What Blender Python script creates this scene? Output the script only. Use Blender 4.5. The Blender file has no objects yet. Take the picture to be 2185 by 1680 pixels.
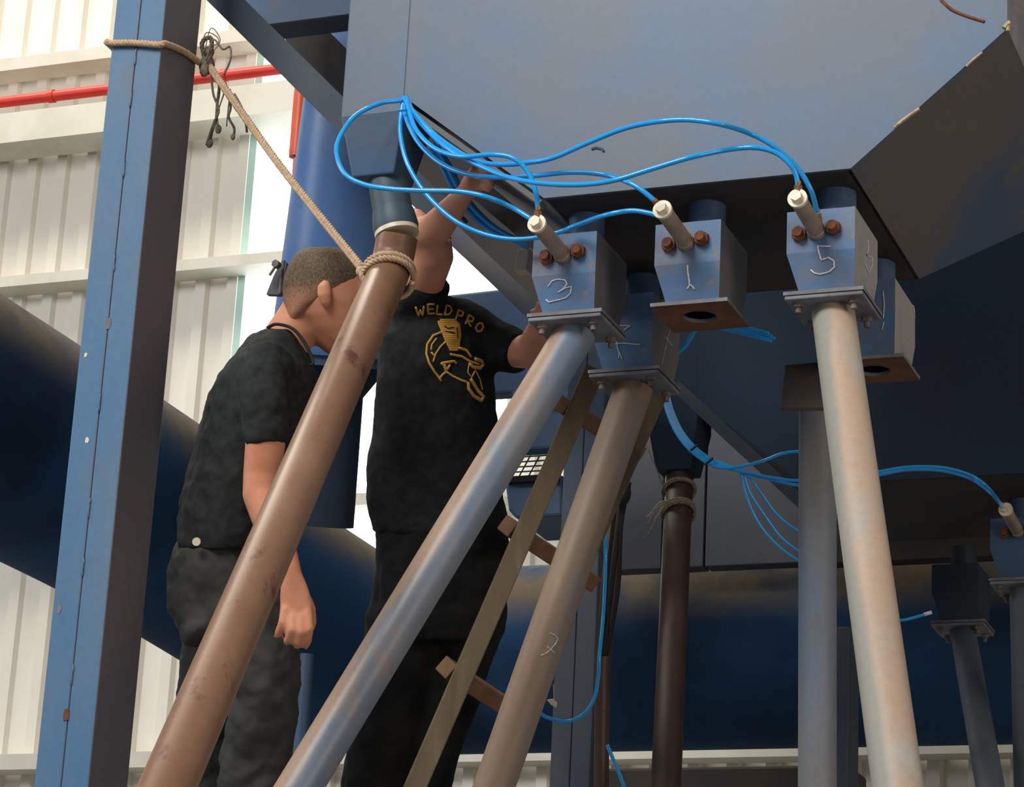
import bpy, bmesh, math, random
from mathutils import Vector, Matrix
from mathutils.bvhtree import BVHTree
random.seed(7)
S = bpy.context.scene
COL = S.collection
V = Vector

# ------------------------------------------------------------------ camera
FPX, PITCH, ROLL, YAW = 5571.3, .312564, -.05123, .375741
CF = V((-math.sin(YAW)*math.cos(PITCH), math.cos(YAW)*math.cos(PITCH), math.sin(PITCH)))
_R = V((math.cos(YAW), math.sin(YAW), 0)); _U = _R.cross(CF)
CR = _R*math.cos(ROLL) - _U*math.sin(ROLL)
CU = _R*math.sin(ROLL) + _U*math.cos(ROLL)
CO = V((0, 0, 1.6))
cd = bpy.data.cameras.new('camera'); cam = bpy.data.objects.new('camera', cd); COL.objects.link(cam)
cd.sensor_width = 36; cd.lens = FPX/2185*36; cd.clip_end = 200
cam.matrix_world = Matrix(((CR.x, CU.x, -CF.x, CO.x), (CR.y, CU.y, -CF.y, CO.y), (CR.z, CU.z, -CF.z, CO.z), (0, 0, 0, 1)))
S.camera = cam

# ------------------------------------------------------------------ light
w = bpy.data.worlds.new('hall_air'); S.world = w; w.use_nodes = True
bg = w.node_tree.nodes['Background']; bg.inputs[0].default_value = (.90, .90, .95, 1); bg.inputs[1].default_value = .24
def area(name, loc, aim, sx, sy, power, col):
    l = bpy.data.lights.new(name, 'AREA'); l.shape = 'RECTANGLE'; l.size = sx; l.size_y = sy; l.energy = power; l.color = col
    o = bpy.data.objects.new(name, l); COL.objects.link(o); o.location = loc
    o.rotation_euler = (V(aim)-V(loc)).to_track_quat('-Z', 'Y').to_euler(); return o
area('roof_skylight', (-3.5, -1.5, 8.5), (-1.8, 5.5, 3.4), 4, 3, 620, (1, .97, .93))
area('side_daylight', (-10.5, 1.5, 6.5), (-2, 6, 3.4), 3, 3, 200, (.92, .96, 1))
area('wall_skylight', (-7.8, 8.0, 12.5), (-7.2, 11, 5.0), 6, 2.0, 760, (1, .93, .80))
area('right_fill', (5.0, 1.0, 3.0), (-1.2, 5.2, 3.2), 2.5, 2.5, 125, (1, .80, .62))  # added fill from the right front, no door stands there
S.view_settings.view_transform = 'Standard'; S.view_settings.look = 'None'
S.view_settings.exposure = 0; S.view_settings.gamma = 1; S.view_settings.use_curve_mapping = False

# ------------------------------------------------------------------ pixel rays -> points in the hall
def ray(x, y): return CF + CR*((x-1092.5)/FPX) - CU*((y-840)/FPX)
def P(x, y, d): return CO + ray(x, y)*d
def PY(x, y, Y):
    v = ray(x, y); return CO + v*((Y-CO.y)/v.y)
def PX(x, y, X):
    v = ray(x, y); return CO + v*((X-CO.x)/v.x)
def PZ(x, y, z):
    v = ray(x, y); return CO + v*((z-CO.z)/v.z)
def proj(p):
    q = V(p)-CO; d = q.dot(CF); return 1092.5+FPX*q.dot(CR)/d, 840-FPX*q.dot(CU)/d, d

# ------------------------------------------------------------------ objects
def tag(o, label=None, cat=None, group=None, kind=None):
    for k, v in (('label', label), ('category', cat), ('group', group), ('kind', kind)):
        if v: o[k] = v
    return o
def thing(name, label, cat, loc, group=None):
    o = bpy.data.objects.new(name, None); COL.objects.link(o); o.location = loc; o.empty_display_size = .1
    return tag(o, label, cat, group)
def base_of(p):
    while p.parent: p = p.parent
    return p.location.copy()
def obj(name, bm, m, parent=None, smooth=False, loc=None, label=None, angle=None):
    """link bm (given in hall coordinates) as one mesh object"""
    bmesh.ops.recalc_face_normals(bm, faces=bm.faces)
    org = base_of(parent) if parent else (V(loc) if loc is not None else V((0, 0, 0)))
    bmesh.ops.translate(bm, verts=bm.verts, vec=-org)
    me = bpy.data.meshes.new(name); bm.to_mesh(me); bm.free()
    for mm in (m if isinstance(m, (list, tuple)) else [m]): me.materials.append(mm)
    if smooth:
        me.polygons.foreach_set('use_smooth', [True]*len(me.polygons))
    o = bpy.data.objects.new(name, me); COL.objects.link(o)
    if smooth and angle is not None:
        me.set_sharp_from_angle(angle=angle)
    if parent: o.parent = parent
    else: o.location = org
    if label: o['label'] = label
    return o
def bevel(o, w=.003, seg=2):
    m = o.modifiers.new('bevel', 'BEVEL'); m.width = w; m.segments = seg; m.limit_method = 'ANGLE'; m.angle_limit = .6
    return o
def solid(o, t):
    m = o.modifiers.new('solid', 'SOLIDIFY'); m.thickness = t; m.offset = -1; return o
NB = bmesh.new
def poly(bm, verts, faces, mi=0):
    vs = [bm.verts.new(v) for v in verts]
    for f in faces:
        try: bm.faces.new([vs[i] for i in f]).material_index = mi
        except ValueError: pass
    return vs
def box(bm, a, b, mi=0):
    (x0, y0, z0), (x1, y1, z1) = a, b
    return poly(bm, [(x0,y0,z0),(x1,y0,z0),(x1,y1,z0),(x0,y1,z0),(x0,y0,z1),(x1,y0,z1),(x1,y1,z1),(x0,y1,z1)],
                [(0,3,2,1),(4,5,6,7),(0,1,5,4),(1,2,6,5),(2,3,7,6),(3,0,4,7)], mi)
def obox(bm, c, ax, ay, az, mi=0):
    """box from centre and three half axis vectors"""
    c = V(c); ax, ay, az = V(ax), V(ay), V(az)
    pts = [c+ax*i+ay*j+az*k for k in (-1, 1) for (i, j) in ((-1,-1),(1,-1),(1,1),(-1,1))]
    return poly(bm, pts, [(0,3,2,1),(4,5,6,7),(0,1,5,4),(1,2,6,5),(2,3,7,6),(3,0,4,7)], mi)
def prism(bm, pts, off, mi=0):
    off = V(off); n = len(pts); pts = [V(p) for p in pts]
    vs = [bm.verts.new(p) for p in pts] + [bm.verts.new(p+off) for p in pts]
    bm.faces.new(vs[:n][::-1]).material_index = mi; bm.faces.new(vs[n:]).material_index = mi
    for i in range(n):
        bm.faces.new([vs[i], vs[(i+1) % n], vs[n+(i+1) % n], vs[n+i]]).material_index = mi
def frames(pts, ref=None):
    n = len(pts); T = []
    for i in range(n):
        T.append((pts[min(i+1, n-1)]-pts[max(i-1, 0)]).normalized())
    ref = V(ref) if ref is not None else (V((0, 0, 1)) if abs(T[0].z) < .9 else V((1, 0, 0)))
    a = (ref - T[0]*ref.dot(T[0])).normalized(); out = []
    for t in T:
        a = (a - t*a.dot(t)).normalized(); out.append((t, a, t.cross(a)))
    return out
def tube(bm, pts, r, n=12, caps=True, mi=0, ref=None):
    pts = [V(p) for p in pts]; fr = frames(pts, ref)
    rr = r if isinstance(r, (list, tuple)) else [r]*len(pts); rings = []
    for p, (t, a, b), q in zip(pts, fr, rr):
        rings.append([bm.verts.new(p+(a*math.cos(2*math.pi*k/n)+b*math.sin(2*math.pi*k/n))*q) for k in range(n)])
    for i in range(len(rings)-1):
        for k in range(n):
            bm.faces.new([rings[i][k], rings[i][(k+1) % n], rings[i+1][(k+1) % n], rings[i+1][k]]).material_index = mi
    if caps:
        bm.faces.new(rings[0][::-1]).material_index = mi; bm.faces.new(rings[-1]).material_index = mi
def spline(pts, k=8):
    pts = [V(p) for p in pts]; n = len(pts); out = []
    for i in range(n-1):
        p0, p1, p2, p3 = pts[max(i-1, 0)], pts[i], pts[i+1], pts[min(i+2, n-1)]
        for j in range(k):
            t = j/k
            out.append(.5*((2*p1)+(p2-p0)*t+(2*p0-5*p1+4*p2-p3)*t*t+(3*p1-p0-3*p2+p3)*t**3))
    out.append(pts[-1]); return out
def hexa(bm, p, d, r, h, n=6, mi=0):
    p = V(p); d = V(d).normalized(); tube(bm, [p, p+d*h], r, n, True, mi)
def ball(bm, c, r, n=10, sc=(1, 1, 1)):
    m = Matrix.Translation(V(c)) @ Matrix.Diagonal((r*sc[0], r*sc[1], r*sc[2], 1))
    bmesh.ops.create_uvsphere(bm, u_segments=n*2, v_segments=n, radius=1, matrix=m)

# ------------------------------------------------------------------ materials
def new_mat(name):
    m = bpy.data.materials.new(name); m.use_nodes = True
    n = m.node_tree.nodes; l = m.node_tree.links; return m, n, l, n['Principled BSDF']
def noise(n, l, scale, detail=4, stretch=None, rough=.55, seed=0, src='Object'):
    tc = n.new('ShaderNodeTexCoord'); mp = n.new('ShaderNodeMapping'); nz = n.new('ShaderNodeTexNoise')
    l.new(tc.outputs[src], mp.inputs[0]); l.new(mp.outputs[0], nz.inputs[0])
    if stretch: mp.inputs['Scale'].default_value = stretch
    mp.inputs['Location'].default_value = (seed*3.1, seed*1.7, seed*.9)
    nz.inputs['Scale'].default_value = scale; nz.inputs['Detail'].default_value = detail; nz.inputs['Roughness'].default_value = rough
    return nz.outputs[0]
def ramp(n, l, src, a, b):
    r = n.new('ShaderNodeMapRange'); r.inputs[1].default_value = a; r.inputs[2].default_value = b
    r.clamp = True; l.new(src, r.inputs[0]); return r.outputs[0]
def mix(n, l, f, a, b):
    m = n.new('ShaderNodeMix'); m.data_type = 'RGBA'
    for s, v in ((m.inputs[6], a), (m.inputs[7], b)):
        if isinstance(v, tuple): s.default_value = (*v, 1)
        else: l.new(v, s)
    if isinstance(f, float): m.inputs[0].default_value = f
    else: l.new(f, m.inputs[0])
    return m.outputs[2]
def up_mask(n, l, a, b):
    g = n.new('ShaderNodeNewGeometry'); s = n.new('ShaderNodeSeparateXYZ'); l.new(g.outputs['Normal'], s.inputs[0])
    return ramp(n, l, s.outputs[2], a, b)
def dir_mask(n, l, d, a, b):
    g = n.new('ShaderNodeNewGeometry'); s = n.new('ShaderNodeVectorMath'); s.operation = 'DOT_PRODUCT'
    l.new(g.outputs['Normal'], s.inputs[0]); s.inputs[1].default_value = d
    return ramp(n, l, s.outputs['Value'], a, b)
def mul(n, l, a, b):
    m = n.new('ShaderNodeMath'); m.operation = 'MULTIPLY'
    for s, v in ((m.inputs[0], a), (m.inputs[1], b)):
        if isinstance(v, float): s.default_value = v
        else: l.new(v, s)
    return m.outputs[0]
def bump(n, l, p, h, st=.15, dist=.002):
    b = n.new('ShaderNodeBump'); b.inputs['Strength'].default_value = st; b.inputs['Distance'].default_value = dist
    l.new(h, b.inputs['Height']); l.new(b.outputs[0], p.inputs['Normal'])
def worn(name, c1, c2, c3=None, s1=3, s2=18, rng=(.42, .62), rng3=(.58, .72), rough=.5, dust=None, dust_rng=(.3, .8),
         side=None, stretch=None, bst=.12, metal=0, spec=.4, seed=0):
    """old paint c1 clouded with c2, patches of c3 (rust), dust settled on upward faces, wear, dust or painted light on one side"""
    m, n, l, p = new_mat(name)
    a = ramp(n, l, noise(n, l, s1, 5, stretch, seed=seed), *rng)
    c = mix(n, l, a, c1, c2)
    if c3:
        b = ramp(n, l, noise(n, l, s2, 6, stretch, .65, seed=seed+2), *rng3); c = mix(n, l, b, c, c3)
    if side:
        nz = noise(n, l, 5, 5, stretch, seed=seed+4)
        ad = n.new('ShaderNodeMath'); ad.operation = 'ADD'
        l.new(dir_mask(n, l, side[0], side[2], side[3]), ad.inputs[0])
        l.new(ramp(n, l, nz, .3, .7), ad.inputs[1])
        c = mix(n, l, ramp(n, l, ad.outputs[0], .75, 1.25), c, side[1])
    if dust:
        dm = mul(n, l, up_mask(n, l, *dust_rng), ramp(n, l, noise(n, l, 6, 4, seed=seed+6), .2, .55)); c = mix(n, l, dm, c, dust)
    fine = noise(n, l, 60, 6, None, .7, seed=seed+1)
    c = mix(n, l, mul(n, l, ramp(n, l, fine, .45, .75), .18), c, (c1[0]*.4, c1[1]*.4, c1[2]*.4))
    l.new(c, p.inputs['Base Color']); p.inputs['Roughness'].default_value = rough
    p.inputs['Metallic'].default_value = metal; p.inputs['Specular IOR Level'].default_value = spec
    bump(n, l, p, fine, bst)
    return m
def plain(name, c, rough=.6, c2=None, scale=30, bst=.1, spec=.4, metal=0, stretch=None):
    m, n, l, p = new_mat(name)
    nz = noise(n, l, scale, 5, stretch)
    l.new(mix(n, l, ramp(n, l, nz, .35, .65), c, c2 or tuple(x*.8 for x in c)), p.inputs['Base Color'])
    p.inputs['Roughness'].default_value = rough; p.inputs['Specular IOR Level'].default_value = spec
    p.inputs['Metallic'].default_value = metal; bump(n, l, p, nz, bst); return m
BLUE = (.062, .150, .290); BLUE2 = (.105, .165, .250)
M = {}
M['hopper'] = worn('hopper_paint', (.040, .112, .225), (.078, .108, .150), (.16, .13, .12), 2.6, 7, (.36, .60), (.66, .80), .42, seed=1, bst=.06)
M['hopper_far'] = worn('shaded_hopper_paint', (.024, .042, .070), (.028, .038, .056), None, 2.2, rough=.8, spec=.15, seed=2, bst=.06)  # hopper paint darkened: shade from the front hopper put into the colour
M['under'] = worn('dark_brown_underside', (.060, .048, .038), (.040, .040, .045), (.07, .05, .035), 3, rough=.8, seed=3)  # dark brown, also used on back plates and far casings
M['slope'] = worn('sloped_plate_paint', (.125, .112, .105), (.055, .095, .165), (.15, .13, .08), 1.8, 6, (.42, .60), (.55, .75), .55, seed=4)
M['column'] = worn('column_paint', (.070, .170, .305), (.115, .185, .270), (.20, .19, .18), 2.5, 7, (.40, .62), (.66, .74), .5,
                   side=((1, 0, 0), (.150, .140, .155), .3, .9), stretch=(1, 1, .5), seed=5)  # right faces greyed: the shade of that side put into the paint
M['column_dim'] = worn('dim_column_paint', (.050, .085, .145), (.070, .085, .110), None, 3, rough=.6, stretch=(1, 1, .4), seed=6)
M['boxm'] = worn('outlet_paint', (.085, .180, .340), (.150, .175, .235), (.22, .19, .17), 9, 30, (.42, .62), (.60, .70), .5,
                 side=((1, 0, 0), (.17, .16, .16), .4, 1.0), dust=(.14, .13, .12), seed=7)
M['boxl'] = worn('outlet_paint_lit_side', (.085, .180, .340), (.150, .175, .235), (.22, .19, .17), 9, 30, (.42, .62), (.60, .70), .5, side=((1, 0, 0), (.36, .35, .33), .2, .7), dust=(.14, .13, .12), seed=27)  # outlet paint copy; stronger light on its dusty side put into the colour
M['scar'] = plain('bare_steel_scar', (.62, .47, .30), .5, (.30, .18, .09), 60, .3)
M['plate'] = worn('flange_paint', (.20, .22, .26), (.14, .13, .14), (.20, .10, .06), 12, 30, rough=.55, seed=8)
M['rustplate'] = worn('rusty_plate', (.20, .075, .030), (.13, .055, .030), (.24, .10, .05), 12, 30, rough=.7, seed=9)
M['rust'] = worn('rusty_nut', (.21, .075, .035), (.13, .045, .025), None, 50, rough=.8, seed=10, bst=.4)
M['bolt'] = worn('old_bolt', (.20, .17, .16), (.12, .09, .08), None, 40, rough=.6, seed=11)
M['brown_pipe'] = worn('brown_paint', (.22, .115, .066), (.28, .16, .10), (.12, .04, .03), 4, 14, (.4, .65), (.60, .68), .36, stretch=(1, 1, .4), seed=12, spec=.35, bst=.05)
M['pipe_a'] = worn('dusty_blue_pipe', (.12, .20, .31), (.24, .24, .25), (.34, .22, .15), 4, 10, (.40, .60), (.60, .70), .38,
                   side=((-.85, -.2, .5), (.38, .26, .18), -.25, .85), stretch=(1, 1, .3), seed=13)
M['pipe_b'] = worn('dusty_brown_pipe', (.31, .215, .140), (.25, .185, .135), (.22, .14, .085), 5, 12, (.42, .62), (.60, .72), .5,
                   side=((.9, -.3, .2), (.19, .205, .24), .55, 1.5), stretch=(1, 1, .3), seed=14)
M['pipe_c'] = worn('dusty_beige_pipe', (.52, .375, .270), (.46, .345, .26), (.42, .41, .37), 4, 9, (.4, .6), (.50, .66), .45,
                   side=((-.95, -.3, .1), (.33, .32, .28), .2, .8), stretch=(1, 1, .25), seed=15)
M['pipe_d'] = worn('grey_blue_pipe', (.155, .195, .260), (.20, .205, .205), (.16, .165, .15), 5, 12, (.42, .6), (.55, .7), .55, stretch=(1, 1, .3), seed=16)
M['pipe_e'] = worn('dark_brown_pipe', (.050, .032, .024), (.080, .045, .032), (.10, .05, .035), 6, 14, rough=.45, stretch=(1, 1, .3), seed=17)
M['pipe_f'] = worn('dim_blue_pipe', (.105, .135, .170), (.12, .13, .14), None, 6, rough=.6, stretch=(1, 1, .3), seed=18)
M['stub'] = worn('green_blue_stub', (.070, .110, .125), (.050, .085, .115), (.12, .11, .09), 10, 24, rough=.5, stretch=(1, 1, .3), seed=19)
M['strut'] = worn('dark_strut_paint', (.035, .052, .075), (.045, .060, .080), None, 5, rough=.6, seed=20)
M['duct'] = worn('duct_paint', (.022, .072, .165), (.016, .038, .080), None, 1.6, rough=.8, spec=.1, dust=(.150, .118, .080), dust_rng=(.10, .50), seed=21)
M['tank'] = worn('tank_paint', (.070, .165, .390), (.120, .200, .350), (.12, .14, .18), 3, 9, rough=.35, seed=22)
M['tank2'] = worn('far_tank_paint', (.055, .105, .200), (.050, .090, .160), (.11, .09, .08), 3, 9, rng3=(.6, .72), rough=.5, seed=23)
M['casing'] = worn('casing_sheet', (.085, .088, .105), (.065, .070, .090), None, 2.5, rough=.6, seed=31)
M['sheet'] = plain('cream_sheet', (.78, .74, .66), .45, (.74, .70, .61), 2, .02)
M['girt'] = plain('cream_girt', (.66, .64, .56), .5, (.58, .56, .48), 5, .03)
M['red'] = plain('red_pipe_paint', (.72, .045, .030), .4, (.60, .035, .025), 6, .03)
M['orange'] = plain('orange_pipe_paint', (.80, .12, .05), .4, (.62, .09, .04), 6, .03)
M['black'] = plain('black_recess', (.012, .012, .013), .9)
M['wood'] = worn('old_wood', (.165, .125, .075), (.105, .078, .045), (.20, .16, .11), 10, 30, stretch=(1, 1, .12), rough=.8, seed=24, bst=.4)
M['wood_rung'] = worn('rung_wood', (.22, .12, .065), (.16, .085, .045), None, 14, rough=.8, seed=25, bst=.4)
M['brass'] = plain('worn_brass', (.42, .27, .13), .4, (.28, .15, .08), 60, .1, metal=.5)
M['cast'] = worn('cast_barrel', (.36, .28, .215), (.28, .22, .17), (.30, .16, .09), 20, 40, rough=.5, metal=.2, seed=26)
M['cap'] = plain('cream_hex_cap', (.80, .72, .55), .35, (.68, .60, .46), 40, .05)
M['chalk'] = plain('chalk', (.80, .80, .80), .9, (.55, .56, .60), 160, .3)
M['yellow'] = plain('yellow_print', (.72, .40, .075), .8, (.60, .33, .07), 50, .1)
M['deck'] = plain('steel_deck', (.20, .20, .21), .6)
M['concrete'] = plain('concrete_floor', (.20, .19, .18), .8, (.15, .145, .14), 1.5)
M['shirt1'] = plain('black_cotton', (.018, .021, .021), .85, (.030, .034, .033), 45, .35, spec=.2)
M['shirt2'] = plain('black_cotton_two', (.011, .012, .013), .85, (.019, .021, .021), 45, .35, spec=.2)
M['trouser1'] = plain('charcoal_cloth', (.045, .046, .042), .85, (.062, .062, .056), 14, .4, spec=.2)
M['trouser2'] = plain('black_trouser_cloth', (.008, .009, .009), .85, (.014, .014, .014), 14, .4, spec=.2)
def skin_mat(name, c, c2):
    m, n, l, p = new_mat(name)
    l.new(mix(n, l, ramp(n, l, noise(n, l, 14, 5), .35, .65), c, c2), p.inputs['Base Color'])
    p.inputs['Roughness'].default_value = .55; p.inputs['Subsurface Weight'].default_value = .06
    p.inputs['Subsurface Radius'].default_value = (.02, .008, .004)
    bump(n, l, p, noise(n, l, 90, 4), .15); return m
M['skin'] = skin_mat('tanned_skin', (.72, .32, .185), (.60, .24, .135))
M['skin_dark'] = skin_mat('tanned_skin_two', (.80, .40, .26), (.70, .31, .20))
def hair_mat():
    m, n, l, p = new_mat('buzzed_hair')
    a = noise(n, l, 220, 3); tc = n.new('ShaderNodeTexCoord'); sp = n.new('ShaderNodeSeparateXYZ'); l.new(tc.outputs['Generated'], sp.inputs[0])
    hc = mix(n, l, ramp(n, l, a, .35, .65), (.17, .115, .065), (.075, .050, .030))
    fd = n.new('ShaderNodeMath'); fd.operation = 'ADD'; l.new(sp.outputs[2], fd.inputs[0]); l.new(mul(n, l, a, .25), fd.inputs[1])
    l.new(mix(n, l, ramp(n, l, fd.outputs[0], .58, .12), hc, (.56, .25, .145)), p.inputs['Base Color'])  # clipped sides thin out to the skin
    p.inputs['Roughness'].default_value = .8; bump(n, l, p, a, .6); return m
M['hair'] = hair_mat()
def hose_mat():
    m, n, l, p = new_mat('blue_pu_hose')
    p.inputs['Base Color'].default_value = (.015, .36, .86, 1); p.inputs['Roughness'].default_value = .18
    p.inputs['Coat Weight'].default_value = .3; p.inputs['Subsurface Weight'].default_value = .1; p.inputs['Subsurface Radius'].default_value = (.002, .006, .01)
    bump(n, l, p, noise(n, l, 20), .03); return m
M['hose'] = hose_mat()
def rope_mat(name, c, c2):
    m, n, l, p = new_mat(name)
    a = noise(n, l, 120, 5); l.new(mix(n, l, ramp(n, l, a, .3, .7), c, c2), p.inputs['Base Color']); p.inputs['Roughness'].default_value = .9
    bump(n, l, p, a, .6, .003); return m
M['rope'] = rope_mat('hemp_rope', (.64, .47, .31), (.42, .28, .17))
M['old_rope'] = rope_mat('dirty_rope', (.30, .26, .19), (.14, .11, .08))
def window_mat():
    m, n, l, p = new_mat('translucent_daylight_sheet')
    p.inputs['Base Color'].default_value = (.85, .9, .9, 1); p.inputs['Emission Color'].default_value = (.93, .97, 1, 1)
    p.inputs['Emission Strength'].default_value = 2.2; p.inputs['Roughness'].default_value = .5; return m
M['glow'] = window_mat()
def teal_mat():
    m, n, l, p = new_mat('pale_green_sheet_edge'); p.inputs['Base Color'].default_value = (.50, .72, .62, 1)
    p.inputs['Roughness'].default_value = .5; return m
M['teal'] = teal_mat()

# ================================================================== THE SETTING
YW = 11.0
def struct(name, bm, m, **k):
    o = obj(name, bm, m, **k); o['kind'] = 'structure'; return o
bm = NB(); box(bm, (-14, -6, -.1), (8, 12, 0)); struct('floor', bm, M['concrete'])
# corrugated wall sheet with trapezoid ribs
def ribbed(bm, x0, x1, z0, z1, Y, pitch=.178, rib=.052, h=.030):
    prof = []; x = x0
    while x < x1:
        prof += [(x, 0), (x+pitch-rib-.026, 0), (x+pitch-rib-.013, -h), (x+pitch-.013, -h)]
        x += pitch
    prof.append((x, 0))
    lo = [bm.verts.new((a, Y+b, z0)) for a, b in prof]; hi = [bm.verts.new((a, Y+b, z1)) for a, b in prof]
    for i in range(len(prof)-1): bm.faces.new([lo[i], lo[i+1], hi[i+1], hi[i]])
    return x
WX0 = PY(545, 400, YW).x; WX1 = PY(1082, 870, YW).x
ZW = 4.45
bm = NB(); n0 = WX0-.03-.178*34; ribbed(bm, n0, WX0-.03-.001, 0, 10.5, YW); ribbed(bm, WX1, 6, ZW, 10.5, YW); ribbed(bm, WX0-.03, 6, 0, ZW, YW)
wall = struct('wall_back', bm, M['sheet']); solid(wall, .004)
bm = NB(); ribbed(bm, WX0-.05, WX1+.05, ZW-.05, 10.5, YW+.03, .178, .04, .02); win = struct('window_1', bm, M['glow'])
bm = NB(); box(bm, (WX0-.034, YW-.038, ZW), (WX0+.006, YW-.032, 10.5)); struct('trim_1', bm, M['teal'])
# girts (purlins) in front of the sheet, front web on YG
def girt(ya, yb, name, x0=-12, x1=6, dz=0):
    YG = YW-.032-.15; z_top = PY(0, ya, YG).z+dz; z_bot = PY(0, yb, YG).z+dz
    bm = NB(); y1 = YW-.032; y0 = YG; t = .012
    box(bm, (x0, y0, z_bot), (x1, y0+t, z_top)); box(bm, (x0, y0+t, z_bot), (x1, y1, z_bot+t)); box(bm, (x0, y0+t, z_top-t), (x1, y1, z_top))
    return struct(name, bm, M['girt'])
for i, (a, b, dz) in enumerate(((126, 152, 0), (591, 613, 0), (591, 613, -1.275), (1610, 1643, 0), (126, 152, 1.27), (1610, 1643, -1.27))):
    girt(a, b, 'trim_%d' % (i+2), dz=dz)
# deep cream beam with red service pipe above it
YB = YW-.30; zb0 = PY(0, 306, YB).z; zb1 = PY(0, 243, YB).z
bm = NB(); box(bm, (-12, YB, zb0), (WX0+.62, YB+.02, zb1)); box(bm, (-12, YB+.02, zb0), (WX0+.62, YB+.22, zb0+.02)); box(bm, (-12, YB+.02, zb1-.02), (WX0+.62, YB+.22, zb1))
struct('trim_8', bm, M['girt'])
YP = YB+.02; ZR = PY(0, 219, YP).z
bm = NB(); tube(bm, [(-12, YP, ZR), (WX0+.75, YP, ZR)], .029, 16)
for x in (-8.2, -6.9, -5.9): tube(bm, [(x, YP, ZR), (x+.03, YP, ZR)], .035, 16)
tag(obj('service_pipe', bm, M['red'], smooth=True, angle=.6, loc=(-6, YP, ZR)), 'long bright red pipe running level along the cream cladding wall', 'pipe')
pb = NB(); a = PY(641, 205, 7.6); b = PY(631, 330, 7.6)
tube(pb, [a+V((.02, 0, .6)), a, b], .024, 14); tube(pb, [PY(631, 318, 7.6), PY(630, 335, 7.6)], .023, 14); tube(pb, [b, PY(612, 600, 7.6)], .008, 12)
tag(obj('drop_pipe', pb, M['orange'], smooth=True, angle=.6, loc=b), 'orange vertical drop pipe beside the blue tank', 'pipe')

# platform that carries men, props and ladder (just below the frame)
ZD = 2.10
bm = NB(); box(bm, (-5.2, 3.45, ZD-.04), (1.0, 9.6, ZD))
for x in (-5.1, -3.1, -1.1, .85): box(bm, (x, 3.45, ZD-.2), (x+.08, 9.6, ZD-.04))
deck_t = thing('work_platform', 'grey steel work platform under the two men', 'platform', (-2, 6.5, 0))
obj('deck', bm, M['deck'], deck_t)
for x in (-5.0, -2.1, .8):
    for y in (3.6, 6.5, 9.4):
        bm = NB(); box(bm, (x-.05, y-.05, 0), (x+.05, y+.05, ZD-.2)); obj('leg', bm, M['strut'], deck_t)

# ================================================================== HOPPERS
def hopper(y0, name, label, face_m, slope_m, under_m, top=5.4, depth=.67):
    XL, XR, xl, xr = -2.237, -.880, -1.889, -1.209
    ZK, ZB = 4.032, 3.752
    t = thing(name, label, 'hopper', (-1.55, y0+.33, 0))
    y1 = y0+depth
    s = .009
    bm = NB()   # front plate
    prism(bm, [(xl, y0, ZB), (xr, y0, ZB), (XR, y0, ZK), (XR, y0, top), (XL, y0, top), (XL, y0, ZK)], (0, s, 0))
    f = obj('front_plate', bm, face_m, t)
    def slab(name_, q, nrm, m_):
        bm = NB(); prism(bm, q, V(nrm)*s); return obj(name_, bm, m_, t)
    yk = y1+.32
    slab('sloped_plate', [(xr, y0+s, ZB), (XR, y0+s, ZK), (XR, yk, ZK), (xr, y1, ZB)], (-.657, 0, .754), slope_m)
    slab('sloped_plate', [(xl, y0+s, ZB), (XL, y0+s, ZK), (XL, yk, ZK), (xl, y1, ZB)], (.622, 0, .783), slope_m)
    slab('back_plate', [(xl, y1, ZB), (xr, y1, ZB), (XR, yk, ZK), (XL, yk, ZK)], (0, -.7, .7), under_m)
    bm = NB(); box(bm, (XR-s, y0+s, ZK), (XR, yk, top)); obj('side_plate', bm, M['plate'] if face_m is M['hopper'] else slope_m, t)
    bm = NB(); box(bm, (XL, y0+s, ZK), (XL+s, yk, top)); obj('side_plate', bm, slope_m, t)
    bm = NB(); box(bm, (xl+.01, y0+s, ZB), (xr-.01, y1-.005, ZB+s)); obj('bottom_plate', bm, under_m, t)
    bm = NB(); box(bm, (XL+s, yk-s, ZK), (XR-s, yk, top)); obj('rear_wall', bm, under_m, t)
    return t
HY = 4.918
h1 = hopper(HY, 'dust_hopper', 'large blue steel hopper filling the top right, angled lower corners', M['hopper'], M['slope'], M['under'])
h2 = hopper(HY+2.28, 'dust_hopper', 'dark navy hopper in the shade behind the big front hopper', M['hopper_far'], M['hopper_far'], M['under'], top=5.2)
# edge strip on the left corner slope of the front hopper + rust along right seam
def strip(p0, p1, w, th, m, parent, name):
    p0, p1 = V(p0), V(p1); d = (p1-p0); bm = NB()
    obox(bm, (p0+p1)/2, d/2, V((0, w/2, 0)), d.normalized().cross(V((0, 1, 0)))*th/2); return obj(name, bm, m, parent)
strip((-2.225, HY+.022, 4.004), (-1.899, HY+.022, 3.745), .035, .012, M['slope'], h1, 'edge_flange')
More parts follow.
